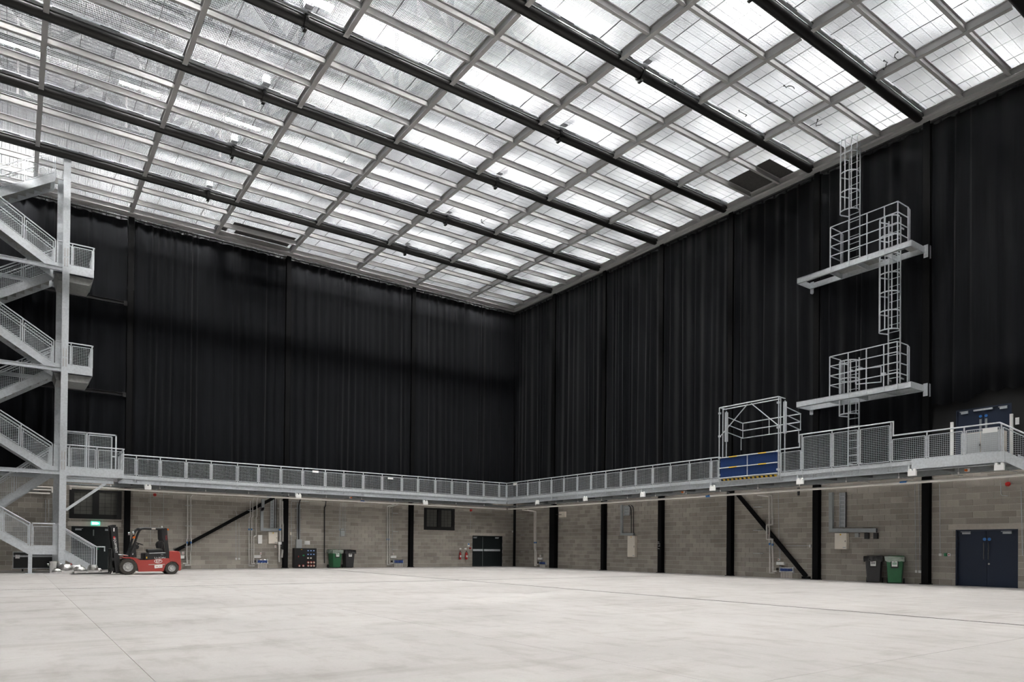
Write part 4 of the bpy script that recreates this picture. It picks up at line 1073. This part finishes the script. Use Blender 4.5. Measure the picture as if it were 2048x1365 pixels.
wallbox('control_box', 'white control box above the manifold left of the first column', 'box', 'l', 782, 1112, 793, 1117, WHITE, .10)
wallbox('isolator_switch', 'red isolator switch above the control box left of the first column', 'switch', 'l', 785.3, 1107, 788.2, 1111, WHITE, .06, 'switch')
tubes('conduit', 'thin conduit rising from the isolator switch left of the first column', 'conduit', 'l', [[(784.7, 1013), (784.7, 1108)]], GALV, .009, .03, brackets=False)
manifold('blue and steel heating manifold on left wall, left of the first column', 'l', 788.5, 805.5, 1121, 1127, 6)
for k, (px, lb, tilt) in enumerate(((920.3, 'thin red fire extinguisher hanging on left wall, further from the door', 0), (932.6, 'wide red fire extinguisher hanging on left wall, nearer the corner door', 1))):
    s, zb = lw(px, 1119.5, .12); t = thing('fire_extinguisher', lb, 'extinguisher', (s, -.12, zb)); r = .07 if k == 0 else .085
    MB().lathe([(0, 0), (r*.95, .0), (r, .03), (r, .36), (r*.7, .43), (.025, .46), (.025, .50), (0, .50)], (0, 0, 0), 14).build('cylinder', RED, t, local=True)
    g = MB(); g.box(-.015, .015, -.05, .03, .50, .53); g.box(-.012, .012, -.07, .03, .54, .555); g.build('valve_lever', BLACKP, t, local=True)
    MB().tube([(.03 if k else .05, -.02, .5), (.09, -.03, .42), (.09, -.04, .25), (.07, -.04, .12)], .012, 6).build('hose', BLACKP, t, local=True)
    MB().box(-.05, .05, -r-.002, -r+.02, .14, .27).build('label', WHITE, t, local=True); MB().box(-.02, .02, .06, .115, .30, .36).build('hook', STEELG, t, local=True)
for a, b, c, d, lb in ((918.8, 1096.5, 923, 1099.8, 'small white sign above the thin fire extinguisher'), (929, 1096.5, 933.6, 1099.8, 'small white sign above the wide fire extinguisher')): wallbox('wall_sign', lb, 'sign', 'l', a, b, c, d, WHITE, .015)
t = wallbox('wall_sign', 'blue and white fire action notice beside the corner door', 'sign', 'l', 935, 1087, 939.7, 1094, WHITE, .015); s, z = lw(937.3, 1089.2, .017); QB(QL, 'blue_panel', BLUES, t, s-.06, s+.06, .016, .019, z-.04, z+.05)
wallbox('call_point', 'red fire alarm call point beside the corner door', 'alarm', 'l', 939.4, 1095.7, 942.6, 1099, RED, .06)
def sounder(label, sd, px, py):
    q = wallpt(sd, px, py, .0); t = thing('alarm_sounder', label, 'alarm', q); Q = QL if sd == 'l' else QR; s = q[0] if sd == 'l' else q[1]
    MB().cyl(Q(s, .004, q[2]), Q(s, .05, q[2]), .07, 14).build('base', RED, t); MB().cyl(Q(s, .05, q[2]), Q(s, .13, q[2]), .085, 14, .06).build('horn', RED, t)
sounder('red alarm sounder high on left wall above the corner door', 'l', 941, 1021.5); sounder('red alarm sounder high on left wall above the forklift', 'l', 309.5, 990.5); sounder('red alarm sounder high on right wall above the blue double door', 'r', 2017, 969)
tubes('conduit', 'thin conduit dropping from the alarm sounder to the call point by corner door', 'conduit', 'l', [[(941, 1024), (941, 1068)]], GALV, .008, .02, brackets=False)
tubes('conduit', 'two thin conduits on the left wall above the forklift', 'conduit', 'l', [[(301, 986), (301, 1090)], [(327, 986), (327, 1040), (312, 1041)]], GALV, .009, .03, brackets=False)
tubes('conduit', 'three thin conduits on left wall behind the stair tower ending in sockets', 'conduit', 'l', [[(91, 1000), (91, 1043)], [(97.5, 1000), (97.5, 1043)], [(105.5, 985), (105.5, 1043)]], GALV, .012, .03, brackets=False)
wallbox('socket_outlet', 'grey double socket on left wall behind the stair tower', 'socket', 'l', 101.5, 1041.5, 109.5, 1045.5, GREYBOX, .05); wallbox('socket_outlet', 'small grey socket on left wall behind the stair tower', 'socket', 'l', 89, 1041.5, 92.8, 1045, GREYBOX, .05)
tubes('pipe_drop', 'three white pipes stepping down under the stair tower on left wall', 'pipe', 'l', [[(65, 974.3), (104, 975.7), (104, 986)], [(50, 979.5), (104, 981)], [(35, 985), (100, 988)]], WHITEP, .04, .10, brackets=True)
wallbox('sensor_box', 'tiny white sensor on left wall beside the corner column', 'box', 'l', 1024.7, 1062.3, 1026.6, 1066, WHITE, .05)
# right wall, from the corner to the blue door
tubes('pipe_drop', 'pair of pale heating pipes on right wall between corner and first column', 'pipe', 'r', [[(1045, 1020.5), (1068.7, 1023.5), (1068.7, 1098), (1069.7, 1102), (1069.7, 1132.5), (1074, 1132.5)], [(1055, 1020.5), (1071.5, 1024), (1071.5, 1100), (1072.5, 1104), (1072.5, 1129.7), (1076, 1129.7)]], WHITEP, .035, .09, bands=[(1069, 1086), (1072, 1086)])
wallbox('control_box', 'white control box on right wall next to the first column', 'box', 'r', 1075, 1116, 1083.2, 1120.2, WHITE, .10)
wallbox('isolator_switch', 'white isolator switch above the control box near the corner on right wall', 'switch', 'r', 1078.7, 1110.3, 1081.2, 1114.5, WHITE, .07, 'switch')
manifold('blue and steel heating manifold on right wall next to the first column', 'r', 1079.5, 1090.5, 1124.3, 1129.7, 6)
wallbox('junction_box', 'cream junction box on right wall just right of the first column', 'box', 'r', 1117.3, 1024.5, 1129.5, 1035, CREAM, .14)
tubes('cable', 'black cable looping to the cream box beside the first right column', 'cable', 'r', [[(1110, 1012), (1110, 1027), (1113, 1030), (1123, 1030)]], BLACKP, .018, .17, brackets=False)
trunking('grey trunking frame above the tall cream board on right wall', 'r', [(1243.5, 1011), (1243.5, 1069), (1268, 1069)], .13, .12)
cable_ladder('short cable ladder with black cables above the tall cream board on right wall', 'r', 1248, 1258, (1012, 1032), cables=0)
tubes('cable', 'two black cables curving down to the tall cream board on right wall', 'cable', 'r', [[(1257, 1011.5), (1261, 1015), (1262.5, 1022), (1262.5, 1067)], [(1263, 1011.5), (1266, 1015), (1267, 1022), (1267, 1067)]], BLACKP, .022, .1, brackets=False)
wallbox('distribution_board', 'tall narrow cream distribution board on right wall', 'board', 'r', 1254.8, 1072.5, 1269.5, 1114.8, CREAM, .2, 'board')
tubes('pipe_drop', 'pair of grey heating pipes on right wall crossing the diagonal brace', 'pipe', 'r', [[(1515, 991), (1538.7, 993.5), (1538.7, 1086), (1540, 1090), (1540, 1146.8), (1550, 1146.8)], [(1538, 990.5), (1543.8, 992), (1545, 1050), (1533.5, 1050.5), (1533.8, 1079), (1545, 1079.5), (1545.5, 1110), (1546, 1144), (1553, 1144)]], r=.035, d=.26, bands=[(1539.5, 1089), (1545, 1090)])
wallbox('control_box', 'white control box beside the diagonal brace on right wall', 'box', 'r', 1552, 1124.5, 1567.5, 1130.8, WHITE, .12)
wallbox('isolator_switch', 'red isolator switch above the box beside the diagonal brace on right wall', 'switch', 'r', 1555, 1117.7, 1559, 1122.5, WHITE, .07, 'switch')
tubes('conduit', 'thin conduits rising from the switch beside the diagonal brace on right wall', 'conduit', 'r', [[(1556.5, 985), (1558.5, 1119)], [(1560.5, 1090), (1560.5, 1123)], [(1572, 1092.3), (1618, 1092.3)]], GALV, .011, .03, brackets=False)
wallbox('socket_outlet', 'white socket on right wall just left of the fifth column', 'socket', 'r', 1617.5, 1090, 1621.5, 1095.8, WHITE, .07)
manifold('blue and steel heating manifold at the foot of the brace on right wall', 'r', 1561, 1584.5, 1136.3, 1144.5, 10)
trunking('long grey trunking above the cream board and wheelie bins on right wall', 'r', [(1662.5, 986), (1662.8, 1061.5), (1753.5, 1061.5)], .16, .14)
cable_ladder('grey cable ladder above the cream board beside the wheelie bins', 'r', 1679, 1689.5, (986, 1055.5), cables=1)
wallbox('distribution_board', 'square cream distribution board on right wall left of the bins', 'board', 'r', 1669, 1066.8, 1693, 1099.2, CREAM, .2, 'board')
wallbox('switch_box', 'small grey box under the long trunking on right wall', 'box', 'r', 1709, 1067, 1717, 1075, GREYBOX, .10)
for a, lb in ((1728, 'left'), (1746, 'right')): wallbox('industrial_socket', '%s of two black industrial sockets under the long trunking' % lb, 'socket', 'r', a, 1066.5, a+8, 1078.5, BLACKP, .12)
tubes('conduit', 'pair of thin conduits running down beside the sixth column on right wall', 'conduit', 'r', [[(1829.5, 968), (1832, 1142)], [(1837.5, 968), (1840, 1142)]], GALV, .011, .03, brackets=False)
wallbox('socket_outlet', 'small socket at foot of conduits behind the green bin on right wall', 'socket', 'r', 1829.5, 1141, 1833.7, 1146.5, WHITE, .05); wallbox('socket_outlet', 'double socket left of the sixth column on right wall', 'socket', 'r', 1836, 1141.5, 1843, 1147, WHITE, .05)
tubes('conduit', 'thin conduit dropping to the white switch left of the blue double door', 'conduit', 'r', [[(1879, 968), (1880.5, 1108)]], GALV, .013, .03, brackets=False)
wallbox('light_switch', 'white light switch left of the blue double door', 'switch', 'r', 1877, 1107.7, 1882.5, 1113, WHITE, .05); wallbox('call_point', 'green door release left of the blue double door', 'switch', 'r', 1887.3, 1107, 1892.8, 1113.5, GREENS, .06)
wallbox('call_point', 'white call point with red centre left of the blue double door', 'alarm', 'r', 1895, 1107.5, 1900.5, 1113, WHITE, .06, 'switch')
tubes('conduit', 'short hooked conduit on right wall above the blue double door', 'conduit', 'r', [[(2001, 963), (2002, 989), (2005, 992), (2016, 992.5)]], GALV, .013, .03, brackets=False)
tubes('conduit', 'vertical conduit right of the blue double door', 'conduit', 'r', [[(2042, 975), (2045, 1112)]], GALV, .013, .03, brackets=False)
# gallery furniture at the right end
t = thing('bollard_post', 'white square post on right gallery left of the upper blue doors', 'post', (-1.2, -28.36, ZD)); MB().box(-.04, .04, -.04, .04, 0, 1.44).build('post', WHITE, t, local=True); MB().box(-.07, .07, -.07, .07, 0, .015).build('foot_plate', WHITE, t, local=True)
t = thing('bollard_post', 'white square post on right gallery right of the upper blue doors', 'post', (-1.2, -30.18, ZD)); MB().box(-.04, .04, -.04, .04, 0, 1.46).build('post', WHITE, t, local=True); MB().box(-.07, .07, -.07, .07, 0, .015).build('foot_plate', WHITE, t, local=True)
t = thing('metal_cabinet', 'pale grey two door cabinet standing on right gallery before the blue doors', 'cabinet', (-1.35, -29.4, ZD)); MB().box(-.25, .25, -.62, .58, .0, .92).build('cabinet_body', CREAM, t, local=True)
for s in (-1, 1): o = MB().box(-.265, -.25, s*.30-.285-.02, s*.30+.285-.02, .03, .90).build('cabinet_door', GREYBOX, t, local=True)
MB().box(-.28, -.265, -.02, .02, .45, .50).build('latch', BLACKP, t, local=True)
wallbox('wall_sign', 'blue and white fire notice beside the upper blue doors', 'sign', 'r', 2030, 836, 2038, 849, WHITE, .03)
t = thing('cable_plug', 'small black plug on a cable hanging below the right gallery beside the fifth column', 'cable', (-1.5, rw(1597, 985, 1.5)[0], 3.6))
y, z = rw(1597, 984, 1.5); MB().cyl((-1.5, y, z-.16), (-1.5, y, z+.16), .045, 10, .06).build('plug_body', BLACKP, t); MB().cyl((-1.5, y, z+.16), (-1.5, y, 3.98), .010, 6).build('cord', GALVD, t)
# loose cable tails hanging just under the gratings
for k, (px, py, lb) in enumerate(((1568, 172, 'right of the fifth pipe'), (1478, 222, 'left of the ladder, upper'), (1528, 200, 'midway along the fifth bay'), (1635, 240, 'above the caged ladder'), (1768, 122, 'near the sixth pipe, left'), (1795, 105, 'near the sixth pipe, right'), (1345, 160, 'beside the coupling of the fifth pipe'), (963, 440, 'above the room corner'))):
    x, y = fl(px, py, ZG-.02); t = thing('cable_tail', 'short loose black cable tail under the ceiling grating %s' % lb, 'cable', (x, y, ZG-.02))
    random.seed(k+50); pts = [(0, 0, .02)]
    for q in range(7): pts.append((pts[-1][0]+random.uniform(-.02, .12), pts[-1][1]+random.uniform(-.09, .09), -.02-random.uniform(0, .05)))
    MB().tube(pts, .012, 6).build('cable', BLACKP, t, local=True); MB().box(-.02, .02, -.02, .02, -.01, .03).build('tie', BLACKP, t, local=True)
# ------------------------------------------------------------------ wheelie bins
def bin_(label, loc, rz, mat, liner, lbl_mat, sx=1.0):
    t = thing('wheelie_bin', label, 'bin', loc, rz)
    def ring(w, d, z): return [(-w/2, -d/2, z), (w/2, -d/2, z), (w/2, d/2, z), (-w/2, d/2, z)]
    g = MB(); r0, r1, r2 = ring(.46, .50, .03), ring(.56, .66, .92), ring(.58, .70, .98)
    vs = r0+r1+r2; fs = [(3, 2, 1, 0)]
    for k in (0, 4):
        for i in range(4): j = (i+1) % 4; fs.append((k+i, k+j, k+4+j, k+4+i))
    g._add(vs, fs); g.build('bin_body', mat, t, local=True, bev=.03)
    g = MB(); g.box(-.30, .30, -.36, .36, .97, 1.005); g.build('rim', mat, t, local=True, bev=.012)
    g = MB(); g.box(-.29, .29, .30, .40, 1.0, 1.07); g.cyl((-.26, .40, 1.03), (.26, .40, 1.03), .018, 8); g.build('lid', mat, t, local=True, bev=.015)
    for s in (-1, 1): MB().cyl((s*.25, .30, .10), (s*.30, .30, .10), .10, 16).build('wheel', BLACKP, t, local=True)
    # liner folded over the rim
    g = MB(); n = 40; vs = []; fs = []
    random.seed(hash(label) % 1000)
    for j, (f, z) in enumerate(((.86, .93), (.98, 1.045), (1.10, 1.04), (1.10, .93), (1.07, .84))):
        for i in range(n):
            a = 2*math.pi*i/n; cx_, cy_ = math.cos(a), math.sin(a); k = max(abs(cx_), abs(cy_))
            w = random.uniform(-.012, .012)+(0 if j < 3 else random.uniform(-.012, .02))
            vs.append((cx_/k*(.30*f)+w*cx_, cy_/k*(.36*f)+w*cy_, z+(random.uniform(-.03, .03) if j in (0, 4) else random.uniform(-.012, .012))))
    for j in range(4):
        for i in range(n): fs.append((j*n+i, j*n+(i+1) % n, (j+1)*n+(i+1) % n, (j+1)*n+i))
    g._add(vs, fs, True); o = g.build('bin_liner', liner, t, local=True)
    MB().box(-.13, .13, -.350, -.322, .60, .86).build('label_holder', BLACKP, t, local=True); MB().box(-.095, .095, -.356, -.350, .66, .86).build('label', lbl_mat, t, local=True)
    for r in range(2):
        for c in range(3): MB().box(-.07+c*.05, -.03+c*.05, -.359, -.356, .735+r*.045, .765+r*.045).build('label_mark', GREENS if mat is GREENB else GREYB, t, local=True)
    return t
x, y = lw(672, 1100, .45)[0], -.45
bin_('green wheelie bin with clear liner by left wall beside the power cabinet', (x-.10, -.54, 0), R(6), GREENB, BAGC, WHITE)
bin_('dark grey wheelie bin with black liner by left wall right of green bin', (lw(697, 1100, .5)[0], -.50, 0), R(-4), GREYB, BAGB, WHITE)
y1 = rw(1795, 1140, .45)[0]; y2 = rw(1752, 1140, .45)[0]
bin_('green wheelie bin with clear liner by right wall near the blue door', (-.56, y1+.03, 0), R(-68), GREENB, BAGC, WHITE)
bin_('dark grey wheelie bin with black liner by right wall left of green bin', (-.56, y2+.02, 0), R(-68), GREYB, BAGB, WHITE)
# ------------------------------------------------------------------ flight case and metal pots by the stairs
t = thing('flight_case', 'long low black flight case with metal edging under the stair landing', 'case', (-27.3, -1.7, 0))
xa, xb = lw(26, 1120, 1.9)[0], lw(128, 1120, 1.9)[0]
MB().box(xa, xb, -1.9, -1.3, .14, .66).build('case_body', CASEB, t); MB().box(xa, xb, -1.9, -1.3, .69, .86).build('case_lid', CASEB, t)
g = MB()
for z in (.14, .66, .70, .86): g.bar((xa, -1.9, z), (xb, -1.9, z), .03, .03)
for x in (xa, xb): g.bar((x, -1.9, .14), (x, -1.9, .86), .03, .03); g.bar((x, -1.9, .86), (x, -1.3, .86), .03, .03); g.bar((x, -1.9, .14), (x, -1.3, .14), .03, .03)
g.build('edge_trim', GALV, t)
MB().box(xa+.08, xa+.24, -1.93, -1.9, .58, .74).build('latch', CHROME, t)
for x in (xa+.35, xb-.35):
    g = MB(); g.cyl((x-.03, -1.75, .07), (x+.03, -1.75, .07), .068, 12); g.box(x-.05, x+.05, -1.8, -1.7, .10, .14); g.build('caster', BLACKP, t)
def pot(label, px, w, h, yy=-4.9, kind=0):
    x = lw(px, 1130, -yy)[0]; t = thing('catering_pot', label, 'pot', (x, yy, 0))
    if kind == 0:
        MB().lathe([(0, 0), (w*.5, 0), (w*.5, h), (w*.53, h+.02), (w*.53, h+.05), (w*.1, h+.07), (0, h+.07)], (0, 0, 0), 20).build('pot_body', CHROME, t, local=True)
        for s in (-1, 1): MB().tube([(s*w*.5, 0, h*.85), (s*w*.64, 0, h*.85), (s*w*.64, 0, h*.72), (s*w*.5, 0, h*.72)], .012, 6).build('handle', CHROME, t, local=True)
    else:
        g = MB(); n, rws = 20, 6; vs = []; fs = []
        random.seed(int(px))
        for j in range(rws+1):
            f = j/rws; rr = w*.52*(1-.45*f**2.2)
            for i in range(n):
                a = 2*math.pi*i/n; k = 1+random.uniform(-.07, .06)*(0.4 if j == 0 else 1); vs.append((rr*k*math.cos(a), rr*.7*k*math.sin(a), h*(.30+.70*f)*(1+random.uniform(-.05, .05)) if j else h*.28))
        for j in range(rws):
            for i in range(n): fs.append((j*n+i, j*n+(i+1) % n, (j+1)*n+(i+1) % n, (j+1)*n+i))
        fs.append(tuple(rws*n+i for i in range(n))); g._add(vs, fs, True); g.build('foil_cover', FOIL, t, local=True)
        g = MB(); a_, b_ = w*.38, w*.28; g._add([(-a_, -b_, 0), (a_, -b_, 0), (a_, b_, 0), (-a_, b_, 0), (-w*.5, -w*.36, h*.34), (w*.5, -w*.36, h*.34), (w*.5, w*.36, h*.34), (-w*.5, w*.36, h*.34)], [(3, 2, 1, 0), (4, 5, 6, 7), (0, 1, 5, 4), (1, 2, 6, 5), (2, 3, 7, 6), (3, 0, 4, 7)]); g.build('tray', CHROME, t, local=True)
        if kind == 2: MB().box(w*.28, w*.36, -.03, .03, h*.9, h*1.05).build('red_knob', RED, t, local=True)
pot('tall polished steel pot standing beside the stair tower post', 109, .36, .46, -4.75)
pot('low heap of crumpled foil in front of the tall steel pot', 114, .36, .20, -5.05, 1)
pot('wide foil covered dish with red knob in front of stair tower post', 132, .56, .40, -4.95, 2)
pot('low foil covered dish, third from the tall steel pot', 160, .50, .28, -4.95, 1)
pot('long flat foil tray lying behind the other foil dishes', 152, .60, .34, -4.55, 1)
pot('crumpled foil covered dish at the foot of the stairs', 186, .42, .36, -4.95, 1)
pot('small shallow steel dish at the end of the foil dishes', 198, .26, .20, -4.95, 1)
# ------------------------------------------------------------------ forklift truck
YN = -7.3                                     # near side plane of the truck
xf = lw(256.5, 1130, -YN)[0]; xr = lw(344.8, 1130, -YN)[0]; WB = xr-xf
K = WB/860.0                                  # metres per drawing unit, side view measured from the photograph
U = lambda u: (u-550)*K
Zf = lambda v: (1255-v)*K
fk = thing('forklift', 'red and black forklift truck parked by the left wall, forks to the left', 'forklift', (xf, YN, 0), R(1.5))
Wd = 1.12
def fp(name, poly, y0, y1, mat, parent=None, bev=0.0): return MB().prism([(U(u), Zf(v)) for u, v in poly], y0, y1, 'y').build(name, mat, parent or fk, local=True, bev=bev)
def wheel(u, v, r, y0, y1, nm):
    c = (U(u), 0, Zf(v)); rr = r*K
    t_ = MB().lathe([(rr*.58, y0), (rr*.92, y0), (rr, y0+.03), (rr, y1-.03), (rr*.92, y1), (rr*.58, y1)], c, 36, 'y').build(nm, RUBBER, fk, local=True)
    g = MB()
    for k in range(28):
        a = 2*math.pi*k/28; e = Vector((math.cos(a), 0, math.sin(a))); p = Vector(c)+e*rr*.99
        g.bar(p+Vector((0, y0+.005, 0)), p+Vector((0, y1-.005, 0)), .025, .03, up=tuple(e))
    g.build('tyre_tread', RUBBER, t_, local=True)
    MB().lathe([(0, y0+.05), (rr*.28, y0+.03), (rr*.32, y0+.06), (rr*.55, y0+.05), (rr*.60, y0+.01), (rr*.60, y1-.01), (0, y1-.03)], c, 24, 'y').build('rim', STEELG, t_, local=True)
    for k in range(8):
        a = 2*math.pi*k/8; p = Vector(c)+Vector((math.cos(a)*rr*.42, 0, math.sin(a)*rr*.42)); MB().cyl(p+Vector((0, y0+.02, 0)), p+Vector((0, y0+.06, 0)), .018, 6).build('wheel_nut', CHROME, t_, local=True)
for y0, y1 in ((.0, .24), (Wd-.24, Wd)): wheel(550, 1085+0, 170, y0, y1, 'front_wheel')
for y0, y1 in ((.04, .24), (Wd-.24, Wd-.04)): wheel(1410, 1120, 135, y0, y1, 'rear_wheel')
fp('chassis', [(480, 900), (560, 890), (640, 905), (700, 930), (740, 1000), (780, 1190), (1250, 1190), (1260, 1130), (1290, 1050), (1370, 1000), (1380, 905), (1250, 905), (950, 940), (800, 945), (700, 900), (640, 880), (480, 880)], .06, Wd-.06, REDP)
fp('chassis_core', [(500, 905), (1370, 930), (1370, 1150), (500, 1150)], .26, Wd-.26, BLACKS)
for y0, y1 in ((.02, .10), (Wd-.10, Wd-.02)): fp('front_fender', [(440, 880), (600, 880), (690, 915), (750, 1000), (785, 1190), (750, 1190), (720, 1030), (660, 940), (590, 905), (440, 900)], y0, y1, REDP)
fp('counterweight', [(1350, 745), (1530, 740), (1560, 760), (1580, 800), (1600, 1000), (1602, 1150), (1590, 1180), (1545, 1180), (1545, 1060), (1490, 990), (1420, 975), (1360, 985), (1350, 900)], .05, Wd-.05, REDP, bev=.03)
fp('wheel_arch', [(1250, 1170), (1270, 1080), (1320, 1010), (1420, 985), (1500, 1010), (1545, 1080), (1560, 1180)], .26, Wd-.26, BLACKS)
fp('battery_box', [(870, 800), (890, 790), (1290, 775), (1300, 900), (960, 935), (870, 930)], .08, Wd-.08, BLACKP, bev=.02)
fp('cover_trim', [(960, 785), (1290, 772), (1290, 790), (960, 805)], .07, Wd-.07, GREYBOX)
fp('side_stripe', [(945, 1035), (1265, 1030), (1265, 1043), (945, 1048)], .052, .062, LINTEL)
st = fp('seat', [(940, 712), (960, 705), (1240, 695), (1255, 770), (960, 785)], .33, Wd-.33, BLACKP, bev=.03)
fp('seat_back', [(1150, 690), (1135, 600), (1150, 550), (1200, 518), (1255, 520), (1240, 690)], .36, Wd-.36, BLACKP, st, bev=.04)
for y in (.10, Wd-.10):
    fp('rear_pillar', [(1205, 250), (1305, 245), (1330, 560), (1370, 900), (1285, 900), (1255, 560), (1215, 480)], y-.03, y+.03, BLACKP)
    MB().tube([(U(u), y, Zf(v)) for u, v in ((1250, 255), (860, 252), (800, 265), (765, 300), (735, 370), (705, 470), (660, 640), (620, 780), (590, 880))], .045, 10).build('front_pillar', BLACKP, fk, local=True)
for u in range(860, 1260, 66): MB().box(U(u)-.02, U(u)+.02, .10, Wd-.10, Zf(262), Zf(240)).build('guard_bar', BLACKP, fk, local=True)
MB().box(U(1215), U(1290), .07, Wd-.07, Zf(270), Zf(238)).build('guard_beam', BLACKP, fk, local=True); MB().box(U(770), U(805), .07, Wd-.07, Zf(300), Zf(262)).build('guard_beam', BLACKP, fk, local=True)
fp('dash_panel', [(560, 885), (630, 690), (700, 660), (720, 880)], .12, Wd-.12, BLACKP, bev=.01)
fp('console', [(650, 640), (700, 580), (790, 640), (770, 700), (700, 720), (655, 700)], .35, Wd-.4, BLACKP, bev=.02)
sw = MB(); c = Vector((U(800), .62, Zf(585))); ring = []
for k in range(21):
    a = 2*math.pi*k/20; ring.append(c+Vector((.17*math.cos(a)*.95, .17*math.sin(a), -.17*math.cos(a)*.35)))
sw.tube(ring, .014, 6); sw.bar(c-Vector((.16, 0, -.05)), c+Vector((.16, 0, -.05)), .02, .015); sw.cyl(c, (U(745), .62, Zf(650)), .025, 8); sw.build('steering_wheel', BLACKP, fk, local=True)
# mast, carriage and forks
for y in (.18, .30, Wd-.30, Wd-.18):
    fp('mast_channel', [(220, 205), (295 if y in (.18, Wd-.18) else 330, 200), (420, 1215), (330, 1225)] if y in (.18, Wd-.18) else [(300, 230), (360, 230), (425, 1180), (370, 1180)], y-.035, y+.035, BLACKP)
for u, v in ((270, 215), (330, 700), (385, 1150)): MB().box(U(u)-.03, U(u)+.10, .16, Wd-.16, Zf(v)-.04, Zf(v)+.04).build('mast_crossbar', BLACKP, fk, local=True)
for y in (.42, Wd-.42): MB().cyl((U(395), y, Zf(1150)), (U(320), y, Zf(330)), .035, 10).build('lift_cylinder', BLACKS, fk, local=True)
MB().cyl((U(375), .25, Zf(820)), (U(560), .25, Zf(845)), .03, 8).build('tilt_cylinder', CHROME, fk, local=True); MB().cyl((U(375), Wd-.25, Zf(820)), (U(560), Wd-.25, Zf(845)), .03, 8).build('tilt_cylinder', CHROME, fk, local=True)
for v in (930, 1140): MB().box(U(268)-.03, U(268)+.05, .08, Wd-.08, Zf(v)-.06, Zf(v)+.06).build('carriage_bar', BLACKP, fk, local=True)
for y in (.12, .35, .56, Wd-.35, Wd-.12): MB().box(U(250)-.015, U(250)+.015, y-.02, y+.02, Zf(1140), Zf(700)).build('load_guard_bar', BLACKP, fk, local=True)
MB().box(U(250)-.02, U(250)+.02, .10, Wd-.10, Zf(705), Zf(690)).build('load_guard_bar', BLACKP, fk, local=True)
for y in (.22, Wd-.34):
    g = MB(); g.box(U(232), U(260), y, y+.12, Zf(1210), Zf(880)); x1 = U(232); g._add([(x1+.03, y, .045), (x1+.03, y+.12, .045), (x1-1.35, y+.02, .035), (x1-1.35, y+.10, .035), (x1+.03, y, .095), (x1+.03, y+.12, .095), (x1-1.35, y+.02, .045), (x1-1.35, y+.10, .045)], [(0, 1, 3, 2), (4, 6, 7, 5), (0, 2, 6, 4), (1, 5, 7, 3), (2, 3, 7, 6), (0, 4, 5, 1)])
    g.build('fork', BLACKS, fk, local=True)
# lamps, mirror, lettering
MB().lathe([(0, 0), (.035, 0), (.035, .05), (.02, .09), (0, .09)], (U(1235), .45, Zf(235)), 12).build('beacon', WHITE, fk, local=True)
fp('rear_lamp', [(1308, 285), (1345, 285), (1335, 250), (1315, 245)], .09, .16, ORANGE); fp('rear_lamp', [(1308, 285), (1345, 285), (1335, 250), (1315, 245)], Wd-.16, Wd-.09, ORANGE)
MB().lathe([(0, -.05), (.06, -.05), (.07, .02), (0, .03)], (U(645), .02, Zf(365)), 14, 'x').build('head_lamp', CHROME, fk, local=True); MB().lathe([(0, -.05), (.06, -.05), (.07, .02), (0, .03)], (U(645), Wd-.02, Zf(365)), 14, 'x').build('head_lamp', CHROME, fk, local=True)
fp('turn_signal', [(625, 480), (680, 470), (682, 428), (640, 435)], .03, .10, ORANGE)
fp('mirror', [(655, 325), (715, 320), (705, 285), (665, 285)], -.02, .02, BLACKP)
fp('roof_plate', [(995, 275), (1075, 275), (1075, 245), (995, 248)], .05, .055, LINTEL)
fp('sticker', [(1060, 1055), (1220, 1040), (1218, 1108), (1065, 1122)], .048, .058, WHITE)
for u in (1085, 1110, 1150, 1180): MB().box(U(u), U(u+20), .044, .049, Zf(1092-(u-1085)*.1), Zf(1080-(u-1085)*.1)).build('sticker_mark', RED, fk, local=True)
text('Li-ION', .10, WHITE, fk, (U(1170), .078, Zf(895)), (R(90), 0, 0), squash=1.5); text('25', .075, GREYBOX, fk, (U(1210), .078, Zf(825)), (R(90), 0, 0), squash=1.3)
text('EP', .15, WHITE, fk, (U(1135), .057, Zf(968)), (R(90), 0, 0), squash=1.2)
g = MB(); ring = []
for k in range(25): a = 2*math.pi*k/24; ring.append((U(1135)+.145*math.cos(a), .058, Zf(966)+.075*math.sin(a)))
g.tube(ring, .009, 6); g.build('oval_emblem', WHITE, fk, local=True)
text('EQUIPMENT', .115, WHITE, fk, (U(316), .142, Zf(630)), (R(90), R(83), 0)); MB().box(U(272), U(308), .140, .146, Zf(495), Zf(440)).build('red_mark', RED, fk, local=True)
text('FL021', .085, RED, fk, (U(1290), .068, Zf(455)), (R(90), R(86), 0)); MB().box(U(272), U(294), .140, .146, Zf(335), Zf(262)).build('mast_sticker', WHITE, fk, local=True)
fp('data_plate', [(615, 795), (650, 790), (652, 828), (618, 830)], .112, .122, WHITE); fp('yellow_tag', [(898, 870), (918, 868), (918, 908), (898, 908)], .072, .082, YELLOW)
